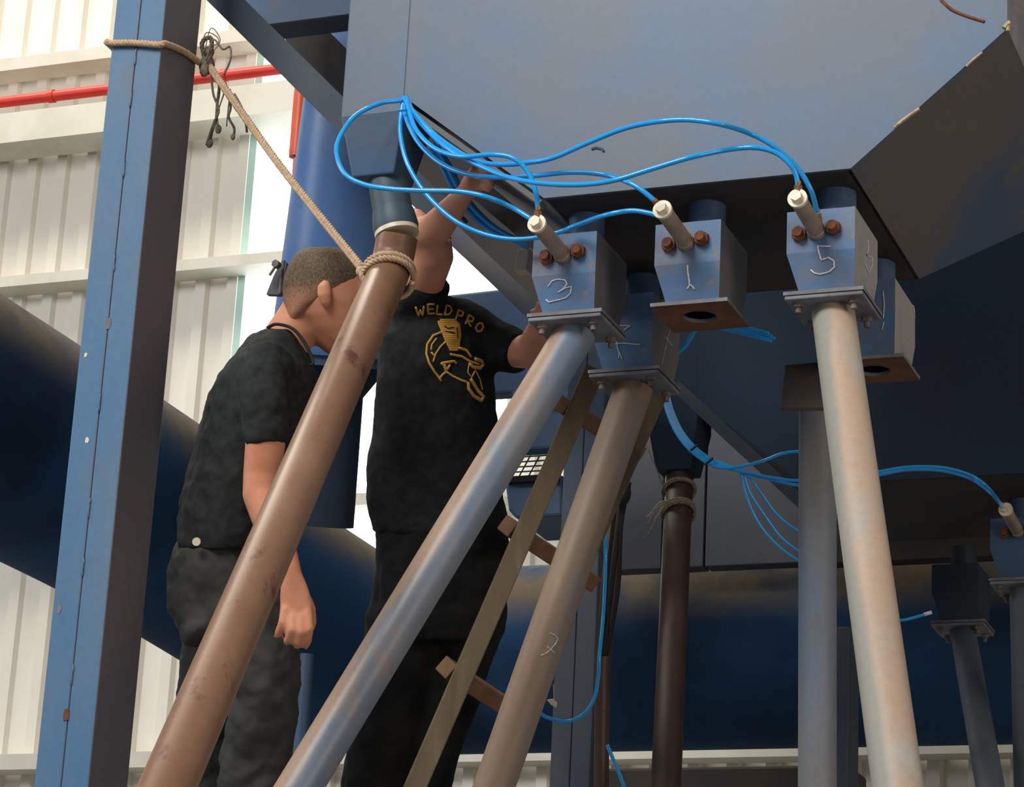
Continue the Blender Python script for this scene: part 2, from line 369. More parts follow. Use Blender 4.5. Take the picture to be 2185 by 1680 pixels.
# rust brown weld seam scraps
for (x0, y0_, x1, y1_, wd) in ((1908, 272, 1962, 232, .006), (2062, 142, 2096, 112, .004), (2143, 60, 2156, 48, .009), (2152, 48, 2150, 66, .006)):
    bm = NB(); a = PY(x0, y0_, HY-.002); b = PY(x1, y1_, HY-.002); tube(bm, spline([a, a.lerp(b, .4)+V((0, 0, .002)), b], 4), wd*.7, 6)
    obj('weld_scar', bm, M['scar'], h1, label='pale bare weld scar')
bm = NB(); tube(bm, spline([PY(2008, 0, HY-.001), PY(2030, 20, HY-.001), PY(2062, 34, HY-.001), PY(2100, 46, HY-.001)], 5), .0035, 6)
obj('rust_streak', bm, M['rust'], h1, label='brown curved rust streak')
bm = NB(); tube(bm, [PY(1262+x, 318+y, HY-.001) for x, y in ((0, 0), (10, -3), (22, 0), (26, 5))], .003, 5); obj('paint_chip', bm, M['slope'], h1); bm = NB(); tube(bm, [PY(1180, 334, HY-.001), PY(1205, 327, HY-.001)], .002, 5)
obj('paint_chip', bm, M['slope'], h1)

# corner posts with funnel bottoms and pipe stubs
def corner_post(y0, xc, label, m, top=5.3, zt=4.0, zb=3.86, hw=.078, hb=.052):
    t = thing('corner_post', label, 'post', (xc, y0+hw, 0)); yc = y0+hw
    bm = NB(); r = [[(xc+a*h, yc+b*h+dy, z) for a, b in ((-1,-1),(1,-1),(1,1),(-1,1))] for h, z, dy in ((hw, top, 0), (hw, zt, 0), (hb, zb, 0))]
    vs = [[bm.verts.new(p) for p in q] for q in r]
    for i in range(2):
        for k in range(4): bm.faces.new([vs[i][k], vs[i][(k+1) % 4], vs[i+1][(k+1) % 4], vs[i+1][k]])
    bm.faces.new(vs[0]); bm.faces.new(vs[2])
    bevel(obj('casing', bm, m, t), .004)
    return t, yc
t1, yc1 = corner_post(HY, -2.314, 'blue square post with funnel end left of the large hopper', M['hopper'])
pA = V((-2.300, yc1, 3.865)); pB = P(846, 492, (pA-CO).dot(CF)+.0)
pB = V((pA.x-.005, pA.y, PY(846, 494, yc1).z))
pB.x = PY(846, 494, yc1).x
bm = NB(); tube(bm, [pA, pB], .0450, 32); obj('stub_pipe', bm, M['stub'], t1, True, angle=.6)
bm = NB(); dn = (pB-pA).normalized(); tube(bm, [pB-dn*.05, pB-dn*.03, pB-dn*.012, pB], [.047, .050, .052, .050], 32); obj('socket', bm, M['stub'], t1, True, angle=.6)
bm = NB(); tube(bm, [pB, pB+dn*.010], .0500, 32); obj('collar_ring', bm, M['cap'], t1, True, angle=.6, label='cream collar ring')
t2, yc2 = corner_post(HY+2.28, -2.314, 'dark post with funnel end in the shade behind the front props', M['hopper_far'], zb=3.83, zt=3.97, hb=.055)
p2 = V((-2.31, yc2, 3.83))

# ------------------------------------------------------------------ prop pipes
def prop(label, a, b, r, m, name='prop_pipe', extra=0, flange=None, group=None, stop=ZD):
    """a top, b a lower point on the axis; goes on to the deck"""
    a, b = V(a), V(b); d = (b-a); k = (stop-a.z)/d.z; e = a+d*k
    t = thing(name, label, 'pipe', e, group)
    n = 14
    bm = NB(); tube(bm, [a.lerp(e, i/n) for i in range(n+1)], r, 40); obj('tube', bm, m, t, True, angle=.6)
    bm = NB(); box(bm, (e.x-.08, e.y-.08, stop), (e.x+.08, e.y+.08, stop+.008)); obj('foot_plate', bm, M['plate'], t)
    if flange:
        c, hw, z = flange
        bm = NB(); box(bm, (c[0]-hw, c[1]-hw, z-.009), (c[0]+hw, c[1]+hw, z)); bevel(obj('flange', bm, M['plate'], t), .002)
        for i, j in ((-1,-1),(1,-1),(1,1),(-1,1)):
            bm = NB(); x, y = c[0]+i*(hw-.024), c[1]+j*(hw-.024)
            hexa(bm, (x, y, z-.009), (0, 0, -1), .0115, .010); hexa(bm, (x, y, z-.019), (0, 0, -1), .0065, .012, 10)
            obj('bolt', bm, M['bolt'], t)
    return t, a, e

# ------------------------------------------------------------------ outlet boxes
ZP = 3.479
def outlet(label, px, py, bolted=True, m=None, z=ZP, neck_top=3.752, knock=None, hole=True, back=.205):
    """px,py = front left corner of the bottom plate"""
    m = m or M['boxm']
    c0 = PZ(px, py, z); hw = .0845; cx, cy = c0.x+hw, c0.y+hw
    t = thing('outlet_box', label, 'outlet box', (cx, cy, z))
    yf = c0.y+.013; zf, zt = z+.097, z+.190; xo = -.010
    top = [(cx-.0725+xo, yf), (cx+.0725+xo, yf), (cx+.0725+xo, yf+back), (cx-.0725+xo, yf+back)]
    bot = [(cx-.056, yf+.014), (cx+.058, yf+.014), (cx+.058, yf+back-.035), (cx-.056, yf+back-.035)]
    bm = NB(); L = [[bm.verts.new((x, y, zz)) for x, y in q] for q, zz in ((top, zt), (top, zf), (bot, z+.008))]
    bm.faces.new(L[0])
    for i in range(2):
        for k in range(4): bm.faces.new([L[i][k], L[i][(k+1) % 4], L[i+1][(k+1) % 4], L[i+1][k]])
    bd = obj('casing', bm, m, t); solid(bd, .004)
    # plate with round hole
    bm = NB(); n = 32; rh = .036
    def ring(zz):
        o_, i_ = [], []
        for k in range(n):
            a = 2*math.pi*k/n; ca, sa = math.cos(a), math.sin(a); q = hw/max(abs(ca), abs(sa))
            o_.append(bm.verts.new((cx+ca*q, cy+sa*q, zz))); i_.append(bm.verts.new((cx+ca*rh, cy+sa*rh, zz)))
        return o_, i_
    oa, ia = ring(z); ob, ib = ring(z+.008)
    for k in range(n):
        j = (k+1) % n
        bm.faces.new([oa[k], oa[j], ia[j], ia[k]]).material_index = 1; bm.faces.new([ob[k], ib[k], ib[j], ob[j]])
        bm.faces.new([oa[k], ob[k], ob[j], oa[j]]); bm.faces.new([ia[k], ia[j], ib[j], ib[k]])
    obj('flange_plate', bm, [M['plate'], M['under'] if bolted else M['rustplate']], t)
    bm = NB(); tube(bm, [(cx-.005, yf+.12, zt-.002), (cx-.005, yf+.12, neck_top)], .040, 24); obj('neck', bm, M['tank2'] if m in (M['boxm'], M['boxl']) else m, t, True, angle=.6)
    vib = None
    if knock:
        bx, by, ex, ey = knock
        B = PY(bx, by, yf); E = PY(ex, ey, yf-.155); d = (E-B).normalized()
        bm = NB(); tube(bm, [B, B+d*.012, B+d*.014, E-d*.012, E-d*.010, E-d*.004], [.0195, .0195, .0175, .0175, .0165, .0165], 28)
        vib = obj('vibrator', bm, M['cast'], t, True, angle=.6)
        bm = NB(); tube(bm, [E-d*.004, E+d*.004], .0205, 24); hexa(bm, E+d*.004, d, .0125, .013, 6); obj('end_cap', bm, M['cap'], vib)
        for s in (-1, 1):
            q = B+V((s*.036, 0, .004*s)); bm = NB(); hexa(bm, q+V((0, .001, 0)), (0, -1, 0), .0165, .014); hexa(bm, q-V((0, .013, 0)), (0, -1, 0), .0105, .012, 10)
            obj('nut', bm, M['rust'], vib, label='rust coloured nut')
    return dict(t=t, c=(cx, cy), hw=hw, vib=vib, body=bd, yf=yf, m=m)
b3 = outlet('blue outlet box chalked 3, leftmost of the front row', 1124, 677, knock=(1202, 545, 1146, 478))
b1 = outlet('blue outlet box chalked 1 with open rusty plate, front row middle', 1387, 655, False, knock=(1464, 518, 1414, 448))
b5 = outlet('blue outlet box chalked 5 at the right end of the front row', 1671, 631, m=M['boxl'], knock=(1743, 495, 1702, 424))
b4 = outlet('shaded blue outlet box chalked like 7, behind and below box 3', 1254, 797)
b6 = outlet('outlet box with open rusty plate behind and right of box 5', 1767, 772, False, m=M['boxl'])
b7 = outlet('small dark outlet box, far row under the navy hopper', 1985, 1330, z=ZP, m=M['strut'])
b8 = outlet('far blue outlet box cut off by the right frame edge', 2110, 1240, m=M['tank2'], knock=(2172, 1135, 2146, 1088))
b9 = None

def flange_of(b): return ((b['c'][0], b['c'][1]), b['hw']-.002, ZP-.0005)
fA = flange_of(b3); fB = flange_of(b4); fC = flange_of(b5); fF = flange_of(b7)
def axis(b, px, py, d): return V((b['c'][0], b['c'][1], ZP-.010)), P(px, py, d)
a_, e_ = axis(b3, 639, 1680, 5.15); prA = prop('long slanted prop pipe, blue with tan dust, bolted under box 3', a_, e_, .0445, M['pipe_a'], flange=fA)
a_, e_ = axis(b4, 1054, 1680, 5.62); prB = prop('slanted tan dusty prop pipe under box 4, chalked low down', a_, e_, .0445, M['pipe_b'], flange=fB)
a_, e_ = axis(b5, 1916, 1680, 4.55); prC = prop('pale beige prop pipe leaning right, bolted under box 5', a_, e_, .0450, M['pipe_c'], flange=fC)
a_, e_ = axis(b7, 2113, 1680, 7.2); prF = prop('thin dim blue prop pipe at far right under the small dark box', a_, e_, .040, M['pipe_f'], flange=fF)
prD = prop('upright grey blue prop pipe with loose tilted top plate', P(1745, 800, 5.95), P(1744, 1680, 5.8), .0430, M['pipe_d'])
a_ = V((b8['c'][0], b8['c'][1], ZP-.01)); 
prG = prop('prop pipe under the far box at the right frame edge', a_, a_+V((.02, -.05, -1)), .04, M['pipe_f'], flange=flange_of(b8))
# loose top plate of prop D
q = [P(1677, 786, 5.93), P(1800, 776, 5.90), P(1800, 876, 5.70), P(1667, 878, 5.72)]
bm = NB(); prism(bm, q, (q[1]-q[0]).cross(q[3]-q[0]).normalized()*-.008); obj('top_plate', bm, M['under'], prD[0])
# brown pipe
prT = prop('glossy brown prop pipe slanting down left in front of the men', pB+dn*.008, P(846, 498, 5.98), .046, M['brown_pipe']) if False else None
k0 = pB+dn*.012; k1 = P(832, 575, (pB-CO).dot(CF)-.03); k2 = P(357, 1680, 4.28)
dd = (k2-k1); kk = (ZD-k1.z)/dd.z; ke = k1+dd*kk
prT = thing('prop_pipe', 'glossy brown prop pipe slanting down left in front of the men', 'pipe', ke)
bm = NB(); pp = spline([k0, k1, k1.lerp(k2, .12)], 6)+[k1.lerp(ke, .12+.88*i/16) for i in range(1, 17)]
tube(bm, pp, .0465, 44); obj('tube', bm, M['brown_pipe'], prT, True, angle=.6)
bm = NB(); box(bm, (ke.x-.1, ke.y-.1, ZD), (ke.x+.1, ke.y+.1, ZD+.008)); obj('foot_plate', bm, M['plate'], prT)
# far brown prop under the second funnel
prE = thing('prop_pipe', 'dark brown prop pipe tied with rope under the shaded funnel', 'pipe', (p2.x, p2.y, ZD))
e2 = P(1421, 1680, 7.1); d2 = e2-p2; e3 = p2+d2*((ZD-p2.z)/d2.z)
bm = NB(); tube(bm, [p2, p2+d2*.05], .043, 28); obj('socket', bm, M['pipe_e'], prE, True, angle=.6)
bm = NB(); tube(bm, [(p2+d2*.05).lerp(e3, i/10) for i in range(11)], .0415, 28); obj('tube', bm, M['pipe_e'], prE, True, angle=.6)

# ================================================================== COLUMNS, STRUTS
def column(label, x0, x1, y0, dep, ztop, m, seam_dark=True, name='steel_column'):
    t = thing(name, label, 'column', ((x0+x1)/2, y0+dep/2, ZD)); g = .0006
    xm = (x0+x1)/2
    for a, b in ((x0, xm-g), (xm+g, x1)):
        bm = NB(); box(bm, (a, y0, ZD), (b, y0+dep, ztop)); bevel(obj('channel', bm, m, t), .004)
    bm = NB(); box(bm, (x0+.01, y0+.006, ZD), (x1-.01, y0+dep-.006, ztop-.01)); obj('seam_filler', bm, M['black'], t)
    return t
YC = 5.0
cx0 = PY(160, 840, YC).x; cx1 = PY(271, 840, YC).x; cdep = PX(352, 840, cx1).y-YC
col1 = column('tall light blue steel column with rope tied round it, at left', cx0, cx1, YC, cdep, 5.6, M['column'])
for (x, y, r, mm) in ((141, 1526, .011, 'rust'), (183, 758, .005, 'cap'), (186, 940, .006, 'cap'), (232, 690, .010, 'plate'), (126, 1300, .008, 'plate')):
    bm = NB(); c = PY(x, y, YC)
    pts = [c+V((math.cos(a)*r*random.uniform(.6, 1.1), -.0012, math.sin(a)*r*1.5*random.uniform(.7, 1.1))) for a in [2*math.pi*i/9 for i in range(9)]]
    prism(bm, pts, (0, .002, 0)); obj('paint_chip', bm, M[mm], col1)
for y in (120, 210, 360, 560, 860, 1085, 1210, 1440):
    xs = 303-(y/1680)*174+ (0 if y else 0); bm = NB(); c = PY(xs, y, YC); c.x = (cx0+cx1)/2
    tube(bm, [c+V((random.uniform(-.0015, .0015), -.0005, k_*.006)) for k_ in range(-4, 5)], [.001, .003, .0035, .003, .0038, .003, .0034, .0028, .001], 8)
    obj('stitch_weld', bm, M['column'], col1, True)
YM = 7.0
mx0 = PY(1189, 1290, YM).x; mx1 = PY(1273, 1290, YM).x
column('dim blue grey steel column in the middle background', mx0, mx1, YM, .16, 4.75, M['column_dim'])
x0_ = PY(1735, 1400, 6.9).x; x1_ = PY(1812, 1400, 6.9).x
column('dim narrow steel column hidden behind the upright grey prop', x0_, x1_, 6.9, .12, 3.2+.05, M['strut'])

def beam(name, label, cat, a, b, w, h, m, ref=(0, 1, 0), kind_angle=True):
    a, b = V(a), V(b); d = (b-a); u = d.normalized(); s = u.cross(V(ref)).normalized(); f = s.cross(u)
    t = thing(name, label, cat, b); th = .010
    bm = NB(); obox(bm, (a+b)/2, d/2, s*w/2, f*th/2); obj('web', bm, m, t)
    for sg, nm in ((1, 'flange'), (-1, 'flange')):
        bm = NB(); obox(bm, (a+b)/2+s*(sg*(w/2-th/2))+f*(h/2+th/2), d/2, s*th/2, f*h/2); obj(nm, bm, m, t)
    return t
# dark diagonal brace top left
beam('diagonal_brace', 'dark diagonal steel brace at the top, left of the hopper post', 'brace', P(396, -85, 6.8), P(965, 480, 6.42), .070, .05, M['strut'])
# blue frame beam along top
bmt = thing('frame_beam', 'blue horizontal frame beam at the top edge behind the diagonal brace', 'beam', P(640, 20, 6.8))
a = PY(525, -60, 5.95); b = PY(760, 32, 5.95); zb = PY(740, 30, 5.95).z
bm = NB(); box(bm, (a.x, 5.95, zb), (b.x+.1, 5.96, zb+.35)); obj('web', bm, M['tank2'], bmt)
bm = NB(); box(bm, (a.x, 5.96, zb), (b.x+.1, 6.05, zb+.010)); obj('flange', bm, M['strut'], bmt)
# black panel behind
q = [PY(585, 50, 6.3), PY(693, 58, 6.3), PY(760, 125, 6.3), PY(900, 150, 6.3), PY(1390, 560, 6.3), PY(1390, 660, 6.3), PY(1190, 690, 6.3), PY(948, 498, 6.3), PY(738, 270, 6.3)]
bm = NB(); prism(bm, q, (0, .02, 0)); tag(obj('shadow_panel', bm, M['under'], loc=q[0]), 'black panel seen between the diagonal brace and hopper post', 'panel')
# roof mesh glimpse
rg = thing('roof_frame', 'grey panel with dark bars glimpsed above the black panel', 'frame', PY(710, 80, 7.2))
bm = NB(); prism(bm, [PY(668, 40, 7.3), PY(770, 40, 7.3), PY(770, 160, 7.3), PY(668, 110, 7.3)], (0, .01, 0)); obj('backing', bm, M['girt'], rg)
for a, b in (((680, 85), (745, 100)), ((690, 60), (745, 78)), ((722, 105), (736, 48)), ((705, 95), (715, 50)), ((735, 110), (700, 70))):
    bm = NB(); tube(bm, [PY(*a, 7.2), PY(*b, 7.2)], .004, 6); obj('bar', bm, M['strut'], rg)
# second diagonal brace below the slope, and third far one
beam('diagonal_brace', 'grey diagonal brace behind the right man\'s raised arm', 'brace', P(948, 482, 6.75), P(1185, 708, 6.6), .048, .04, M['slope'])
beam('diagonal_brace', 'dim diagonal brace under the far navy hopper beside the funnel post', 'brace', P(1440, 822, 7.72), P(1740, 1100, 7.55), .035, .03, M['strut'])
beam('diagonal_brace', 'dark brown brace along the left underside of the front hopper', 'brace', P(1010, 395, 6.25), P(1300, 640, 5.95), .05, .03, M['slope'])

# ================================================================== DUCTS AND TANKS
R_ = .352
k = [V((-5.4, 3.8, 3.98)), P(50, 945, 8.05), P(300, 1092, 8.65), P(640, 1300, 9.45)]
el = PY(835, 1408, 9.05)
dt = thing('dust_duct', 'huge blue dust duct with brown dust on top running across the background', 'duct', (el.x, 9.05, 0))
a0 = P(-500, 640, 6.9)
bm = NB(); path = [a0, P(50, 950, 8.05), P(300, 1095, 8.65), P(600, 1290, 9.3), P(790, 1404, 9.66)]
tube(bm, spline(path, 6), R_, 64); obj('slanted_run', bm, M['duct'], dt, True, angle=.6)
zD = PY(1100, 1408, 9.05).z
bm = NB(); tube(bm, [(P(790, 1404, 9.66).x, 9.05, zD), (-3.0, 9.05, zD), (-1.5, 9.05, zD), (1.5, 9.05, zD)], R_, 64); obj('level_run', bm, M['duct'], dt, True, angle=.6)
bm = NB(); ball(bm, V((P(790, 1404, 9.66).x, 9.05, zD)), R_*1.0, 20); obj('elbow', bm, M['duct'], dt, True)
# tall blue tank behind men
tt = thing('blue_tank', 'tall bright blue round tank behind the left man\'s head', 'tank', P(735, 800, 8.0))
A = P(722, 762, 8.0); B_ = P(772, 80, 8.0)
bm = NB(); tube(bm, [A.lerp(B_, i/10) for i in range(11)], [.212-.0060*i for i in range(11)], 56); obj('shell', bm, M['tank'], tt, True, angle=.6)
bm = NB(); tube(bm, [A-(B_-A).normalized()*.03, A], .20, 40); obj('bottom_rim', bm, M['tank2'], tt, True, angle=.6)
bm = NB(); dn2 = -(B_-A).normalized(); tube(bm, [A+dn2*.03, A+dn2*.12, A+dn2*.52], [.15, .085, .085], 32); obj('outlet_pipe', bm, M['hopper_far'], tt, True, angle=.6)
# bracket on tank
bk = thing('pipe_bracket', 'small blue grey sheet bracket hooked on the wall rail', 'bracket', P(594, 600, 7.6))
bm = NB(); prism(bm, [P(601, 557, 7.6), P(611, 560, 7.6), P(603, 622, 7.6), P(594, 629, 7.6), P(568, 628, 7.6), P(583, 590, 7.6)], (0, .02, 0)); obj('sheet', bm, M['plate'], bk)
bm = NB(); tube(bm, [P(606, 556, 7.57), P(597, 626, 7.57)], .005, 8); tube(bm, [P(575, 588, 7.57), P(592, 562, 7.57), P(604, 566, 7.57)], .004, 8); hexa(bm, P(593, 567, 7.55), (0, -1, 0), .012, .02); obj('hook', bm, M['bolt'], bk)
# far blue casing under window light
ca = thing('filter_casing', 'blue filter casing behind the right man\'s shoulder', 'casing', P(1060, 800, 8.3))
bm = NB(); Yc = 7.6
prism(bm, [PY(925, 632, Yc), PY(1300, 590, Yc), PY(1300, 950, Yc), PY(1100, 962, Yc), PY(1092, 838, Yc), PY(925, 850, Yc)], (0, .07, 0)); bevel(obj('shell', bm, M['tank2'], ca), .01)
bm = NB(); bp = [PY(1150+x, 850+y, Yc-.02) for x, y in ((0, 0), (50, -5))]; tube(bm, bp, .006, 8); obj('rail', bm, M['strut'], ca)
bm = NB(); ball(bm, PY(1171, 874, Yc-.01), .007, 6); ball(bm, PY(1176, 868, Yc-.01), .005, 6); obj('label_tag', bm, M['cap'], ca)
# lower blue trough below grating
tr = thing('blue_trough', 'blue trough with rounded lower edge under the mesh grating', 'trough', PY(1130, 1060, 7.6))
bm = NB(); prism(bm, [PY(1076, 1026, Yc), PY(1200, 1012, Yc), PY(1200, 1101, Yc), PY(1100, 1106, Yc), PY(1084, 1088, Yc)], (0, .3, 0)); bevel(obj('trough', bm, M['tank2'], tr), .01)
bm = NB(); obox(bm, PY(1138, 1024, Yc-.01), V((.088, 0, .0)), V((0, .02, 0)), V((0, 0, .010))); obj('rim', bm, M['black'], tr)
gr = thing('mesh_grating', 'small steel mesh grating against the cream wall above the trough', 'grating', PY(1130, 1000, 7.7))
for i in range(5):
    y = 975+i*11
    bm = NB(); tube(bm, [PY(1118-i*8, y, 7.72), PY(1180-i*4, y-4, 7.72)], .0028, 6); obj('bar', bm, M['strut'], gr)
for i in range(5):
    bm = NB(); tube(bm, [PY(1112+i*20, 972, 7.72), PY(1085+i*20, 1022, 7.72)], .0028, 6); obj('bar', bm, M['strut'], gr)
gc = thing('grey_casing', 'grey blue sheet casing above the duct, behind the dark brown prop', 'casing', PY(1500, 1210, 8.60))
for (xa, xb_) in ((1296, 1412), (1414, 1502), (1504, 1745)):
    a = PY(xa, 1212, 8.60); b = PY(xb_, 1212, 8.60); bm = NB(); box(bm, (a.x, 8.60, PY(1500, 1209, 8.60).z), (b.x-.004, 8.68, 4.95)); bevel(obj('sheet', bm, M['casing'], gc), .003)
dc = thing('dark_casing', 'black casing above the duct behind the far outlet boxes', 'casing', PY(1950, 1200, 8.60))
a = PY(1748, 1190, 8.60); bm = NB(); box(bm, (a.x, 8.60, a.z-.02), (1.2, 8.68, 4.95)); obj('shell', bm, M['under'], dc)
bp_ = thing('steel_pipe', 'dim blue upright pipe beside the left man\'s trousers', 'pipe', P(653, 1680, 7.6))
a = P(653, 1398, 7.6); bm = NB(); tube(bm, [a, (a.x, a.y, ZD)], .024, 20); obj('tube', bm, M['tank2'], bp_, True, angle=.6)
# far dark machine body right of centre, under the duct
fm = thing('dark_cabinet', 'dark steel cabinet below the duct behind the props', 'cabinet', PY(1500, 1680, 8.3))
bm = NB(); a = PY(1285, 1640, 8.3); b = PY(1812, 1612, 8.3)
box(bm, (a.x, 8.3, ZD), (b.x, 8.55, a.z+.0)); bevel(obj('cabinet_body', bm, M['under'], fm), .01)
# far black cable post in the middle
cp = thing('cable_post', 'thin dark post with black cables beside the middle column', 'post', PY(1285, 1680, 6.9))
bm = NB(); tube(bm, [PY(1328, 960, 6.8), PY(1300, 1250, 6.8), PY(1285, 1420, 6.8), P(1283, 1680, 7.35), P(1283, 1760, 7.3)], [.020, .024, .020, .022, .022], 16); obj('pole', bm, M['pipe_e'], cp, True)
for dx, x2 in ((0, 6), (14, -4), (-12, 4)):
    bm = NB(); tube(bm, spline([PY(1330+dx, 1030, 6.75), PY(1316+dx+x2, 1120, 6.75), PY(1305+dx, 1260, 6.75), PY(1290+dx*.3, 1400, 6.75)], 6), .006, 8); obj('cable', bm, M['black'], cp, True)
bm = NB(); ball(bm, PY(1326, 1052, 6.72), .028, 8, (1, 1, 1.4)); obj('cable_knot', bm, M['black'], cp, True)

# work lamp block
wl = thing('wall_socket_box', 'small cream box left of box 3 at the brace', 'box', P(1118, 560, 6.3))
bm = NB(); c = P(1119, 560, 6.3); obox(bm, c, V((.016, 0, 0)), V((0, .02, 0)), V((.003, 0, .028))); bevel(obj('cover', bm, M['girt'], wl), .003)

# ================================================================== LADDER
ld = thing('wooden_ladder', 'rough wooden ladder leaning between the two dusty props', 'ladder', P(880, 1700, 5.9))
def rail(a, b, w, th, m=M['wood'], nm='rail'):
    a, b = V(a), V(b); d = b-a; u = d.normalized(); s = u.cross(CF).normalized(); f = s.cross(u); bm = NB()
    n = 8; 
    obox(bm, (a+b)/2, d/2, s*w/2, f*th/2); bevel(obj(nm, bm, m, ld), .003)
ra, rb = P(1268, 792, 6.42), P(886, 1680, 6.0); rb2 = ra+(rb-ra)*((ZD-ra.z)/(rb.z-ra.z)); rail(ra, rb2, .050, .045)
sa, sb = P(1408, 835, 6.75), P(1030, 1680, 6.33); sb2 = sa+(sb-sa)*((ZD-sa.z)/(sb.z-sa.z)); rail(sa, sb2, .045, .045)
for (x0, y0, x1, y1) in ((1082, 1122, 1262, 1242), (951, 1424, 1128, 1540), (1196, 862, 1360, 965)):
    fr_ = (y0-792)/888; A_ = P(x0, y0, 6.42-.42*fr_); B2 = P(x1, y1, 6.78-.42*fr_)
    u = (B2-A_).normalized(); s = u.cross(CF).normalized(); f = s.cross(u); bm = NB()
    obox(bm, (A_+B2)/2, (B2-A_)/2, s*.021, f*.021); bevel(obj('rung', bm, M['wood_rung'], ld), .003)

# ================================================================== HOSES
def hose(label, pts, d, r=.0054, m=None, group=None, name='air_hose', k=10):
    P3 = []
    for p in pts:
        x, y = p[0], p[1]; dd_ = p[2] if len(p) > 2 else d; P3.append(P(x, y, dd_))
    bm = NB(); tube(bm, spline(P3, k), r, 12)
    return tag(obj(name, bm, m or M['hose'], loc=P3[0], smooth=True), label, 'hose', group)
def dep(p): return (V(p)-CO).dot(CF)
D0 = dep(PY(865, 215, HY-.02))   # hose tie point in front of the post corner
def tip(b, x, y): return dep(PY(x, y, b['yf']-.155))
v3, v1, v5 = tip(b3, 1146, 460), tip(b1, 1400, 430), tip(b5, 1703, 400)
hose('blue air hose dropping onto the top fitting of box 3', [(868, 208, D0), (874, 240, D0-.06), (890, 280, D0-.12), (930, 318, D0-.18), (985, 334, D0-.25), (1050, 330, D0-.3), (1095, 338, D0-.32), (1127, 368, v3+.02), (1143, 410, v3+.005), (1148, 448, v3)], 0)
hose('blue air hose ending at the top fitting of box 1', [(864, 212, D0), (866, 250, D0-.03), (892, 303, D0-.08), (935, 345, D0-.14), (990, 370, D0-.2), (1060, 379, D0-.26), (1140, 375, D0-.3), (1220, 368, D0-.34), (1290, 373, D0-.36), (1340, 389, v1+.03), (1372, 408, v1+.01), (1398, 430, v1)], 0)
hose('blue air hose in a low arc to the upper fitting of box 5', [(870, 212, D0), (882, 240, D0-.05), (915, 282, D0-.12), (960, 320, D0-.2), (1030, 357, D0-.28), (1090, 380, D0-.34), (1160, 392, D0-.4), (1240, 394, D0-.45), (1310, 385, D0-.5), (1390, 361, D0-.52), (1470, 337, D0-.54), (1550, 320, v5+.03), (1610, 315, v5+.02), (1655, 326, v5+.01), (1685, 350, v5), (1699, 375, v5), (1703, 402, v5)], 0)
hose('blue air hose in the highest arc across the hopper to box 5', [(862, 208, D0), (872, 225, D0-.03), (905, 265, D0-.1), (950, 305, D0-.16), (1010, 341, D0-.22), (1060, 351, D0-.26), (1120, 348, D0-.3), (1180, 337, D0-.35), (1250, 307, D0-.4), (1330, 275, D0-.45), (1400, 260, D0-.5), (1470, 256, D0-.53), (1540, 266, D0-.55), (1600, 285, v5+.06), (1650, 312, v5+.06), (1700, 357, v5+.06), (1730, 405, v5+.06), (1743, 452, v5+.08)], 0)
hose('blue air hose looping far left over the post then to box 3', [(866, 214, D0), (852, 215, D0-.01), (810, 221, D0-.03), (760, 246, D0-.07), (729, 285, D0-.12), (718, 325, D0-.16), (735, 370, D0-.2), (775, 393, D0-.23), (830, 403, D0-.26), (900, 407, D0-.29), (980, 409, D0-.32), (1040, 421, D0-.34), (1090, 442, v3+.03), (1133, 467, v3+.01)], 0)
hose('blue air hose hanging lowest, passing behind box 3 to box 1', [(862, 210, D0), (856, 245, D0-.02), (855, 290, D0-.05), (868, 345, D0-.09), (895, 395, D0-.12), (930, 437, D0-.15), (975, 474, D0-.18), (1030, 499, D0-.2), (1085, 510, D0-.22), (1140, 508, D0-.24), (1195, 495, v3+.10), (1230, 481, v3+.09), (1290, 460, v1+.06), (1345, 450, v1+.04), (1385, 455, v1+.02), (1410, 463, v1+.01)], 0)
# zip tie at the bundle head
bm = NB(); c = P(863, 240, D0-.04); tube(bm, [c+V((.011*math.cos(t_), -.012+.011*math.sin(t_), .004*math.sin(t_))) for t_ in [i*2*math.pi/16 for i in range(17)]], .0018, 6, False)
tag(obj('cable_tie', bm, M['hose'], loc=c, smooth=True), 'blue tie holding the hoses together at the post corner', 'cable tie')
def fitting(b, pts, d):
    bm = NB(); tube(bm, [P(*p, d) for p in pts], [.0085, .0085], 6); tube(bm, [P(*pts[1], d).lerp(P(*pts[0], d), -.1), P(*pts[1], d).lerp(P(*pts[0], d), -.6)], .006, 12)
    obj('hose_fitting', bm, M['brass'], b['vib'], label='brass hose fitting')
fitting(b3, [(1147, 466), (1148, 450)], v3-.0); fitting(b1, [(1408, 442), (1400, 432)], v1); fitting(b5, [(1703, 412), (1703, 396)], v5)
fitting(b5, [(1747, 476), (1744, 456)], v5+.1)
fitting(b8, [(2143, 1092), (2139, 1080)], tip(b8, 2146, 1088))
# dark hose bundle clinging to the left slope
for i, (o1, o2) in enumerate(((0, 0), (9, 5), (-8, 8), (4, 14))):
    hose(('darker blue hose in the bundle going down behind the brace', 'second shaded hose of the bundle behind the brace', 'leftmost shaded hose of the bundle behind the brace', 'lowest shaded hose of the bundle behind the brace')[i],
         [(925+o1, 305+o2), (950+o1, 345+o2), (975+o1, 395+o2), (1005+o1, 440+o2), (1045+o1, 478+o2), (1090+o1*.5, 505+o2*.6), (1128, 520+i*3)], D0+.28+i*.012)
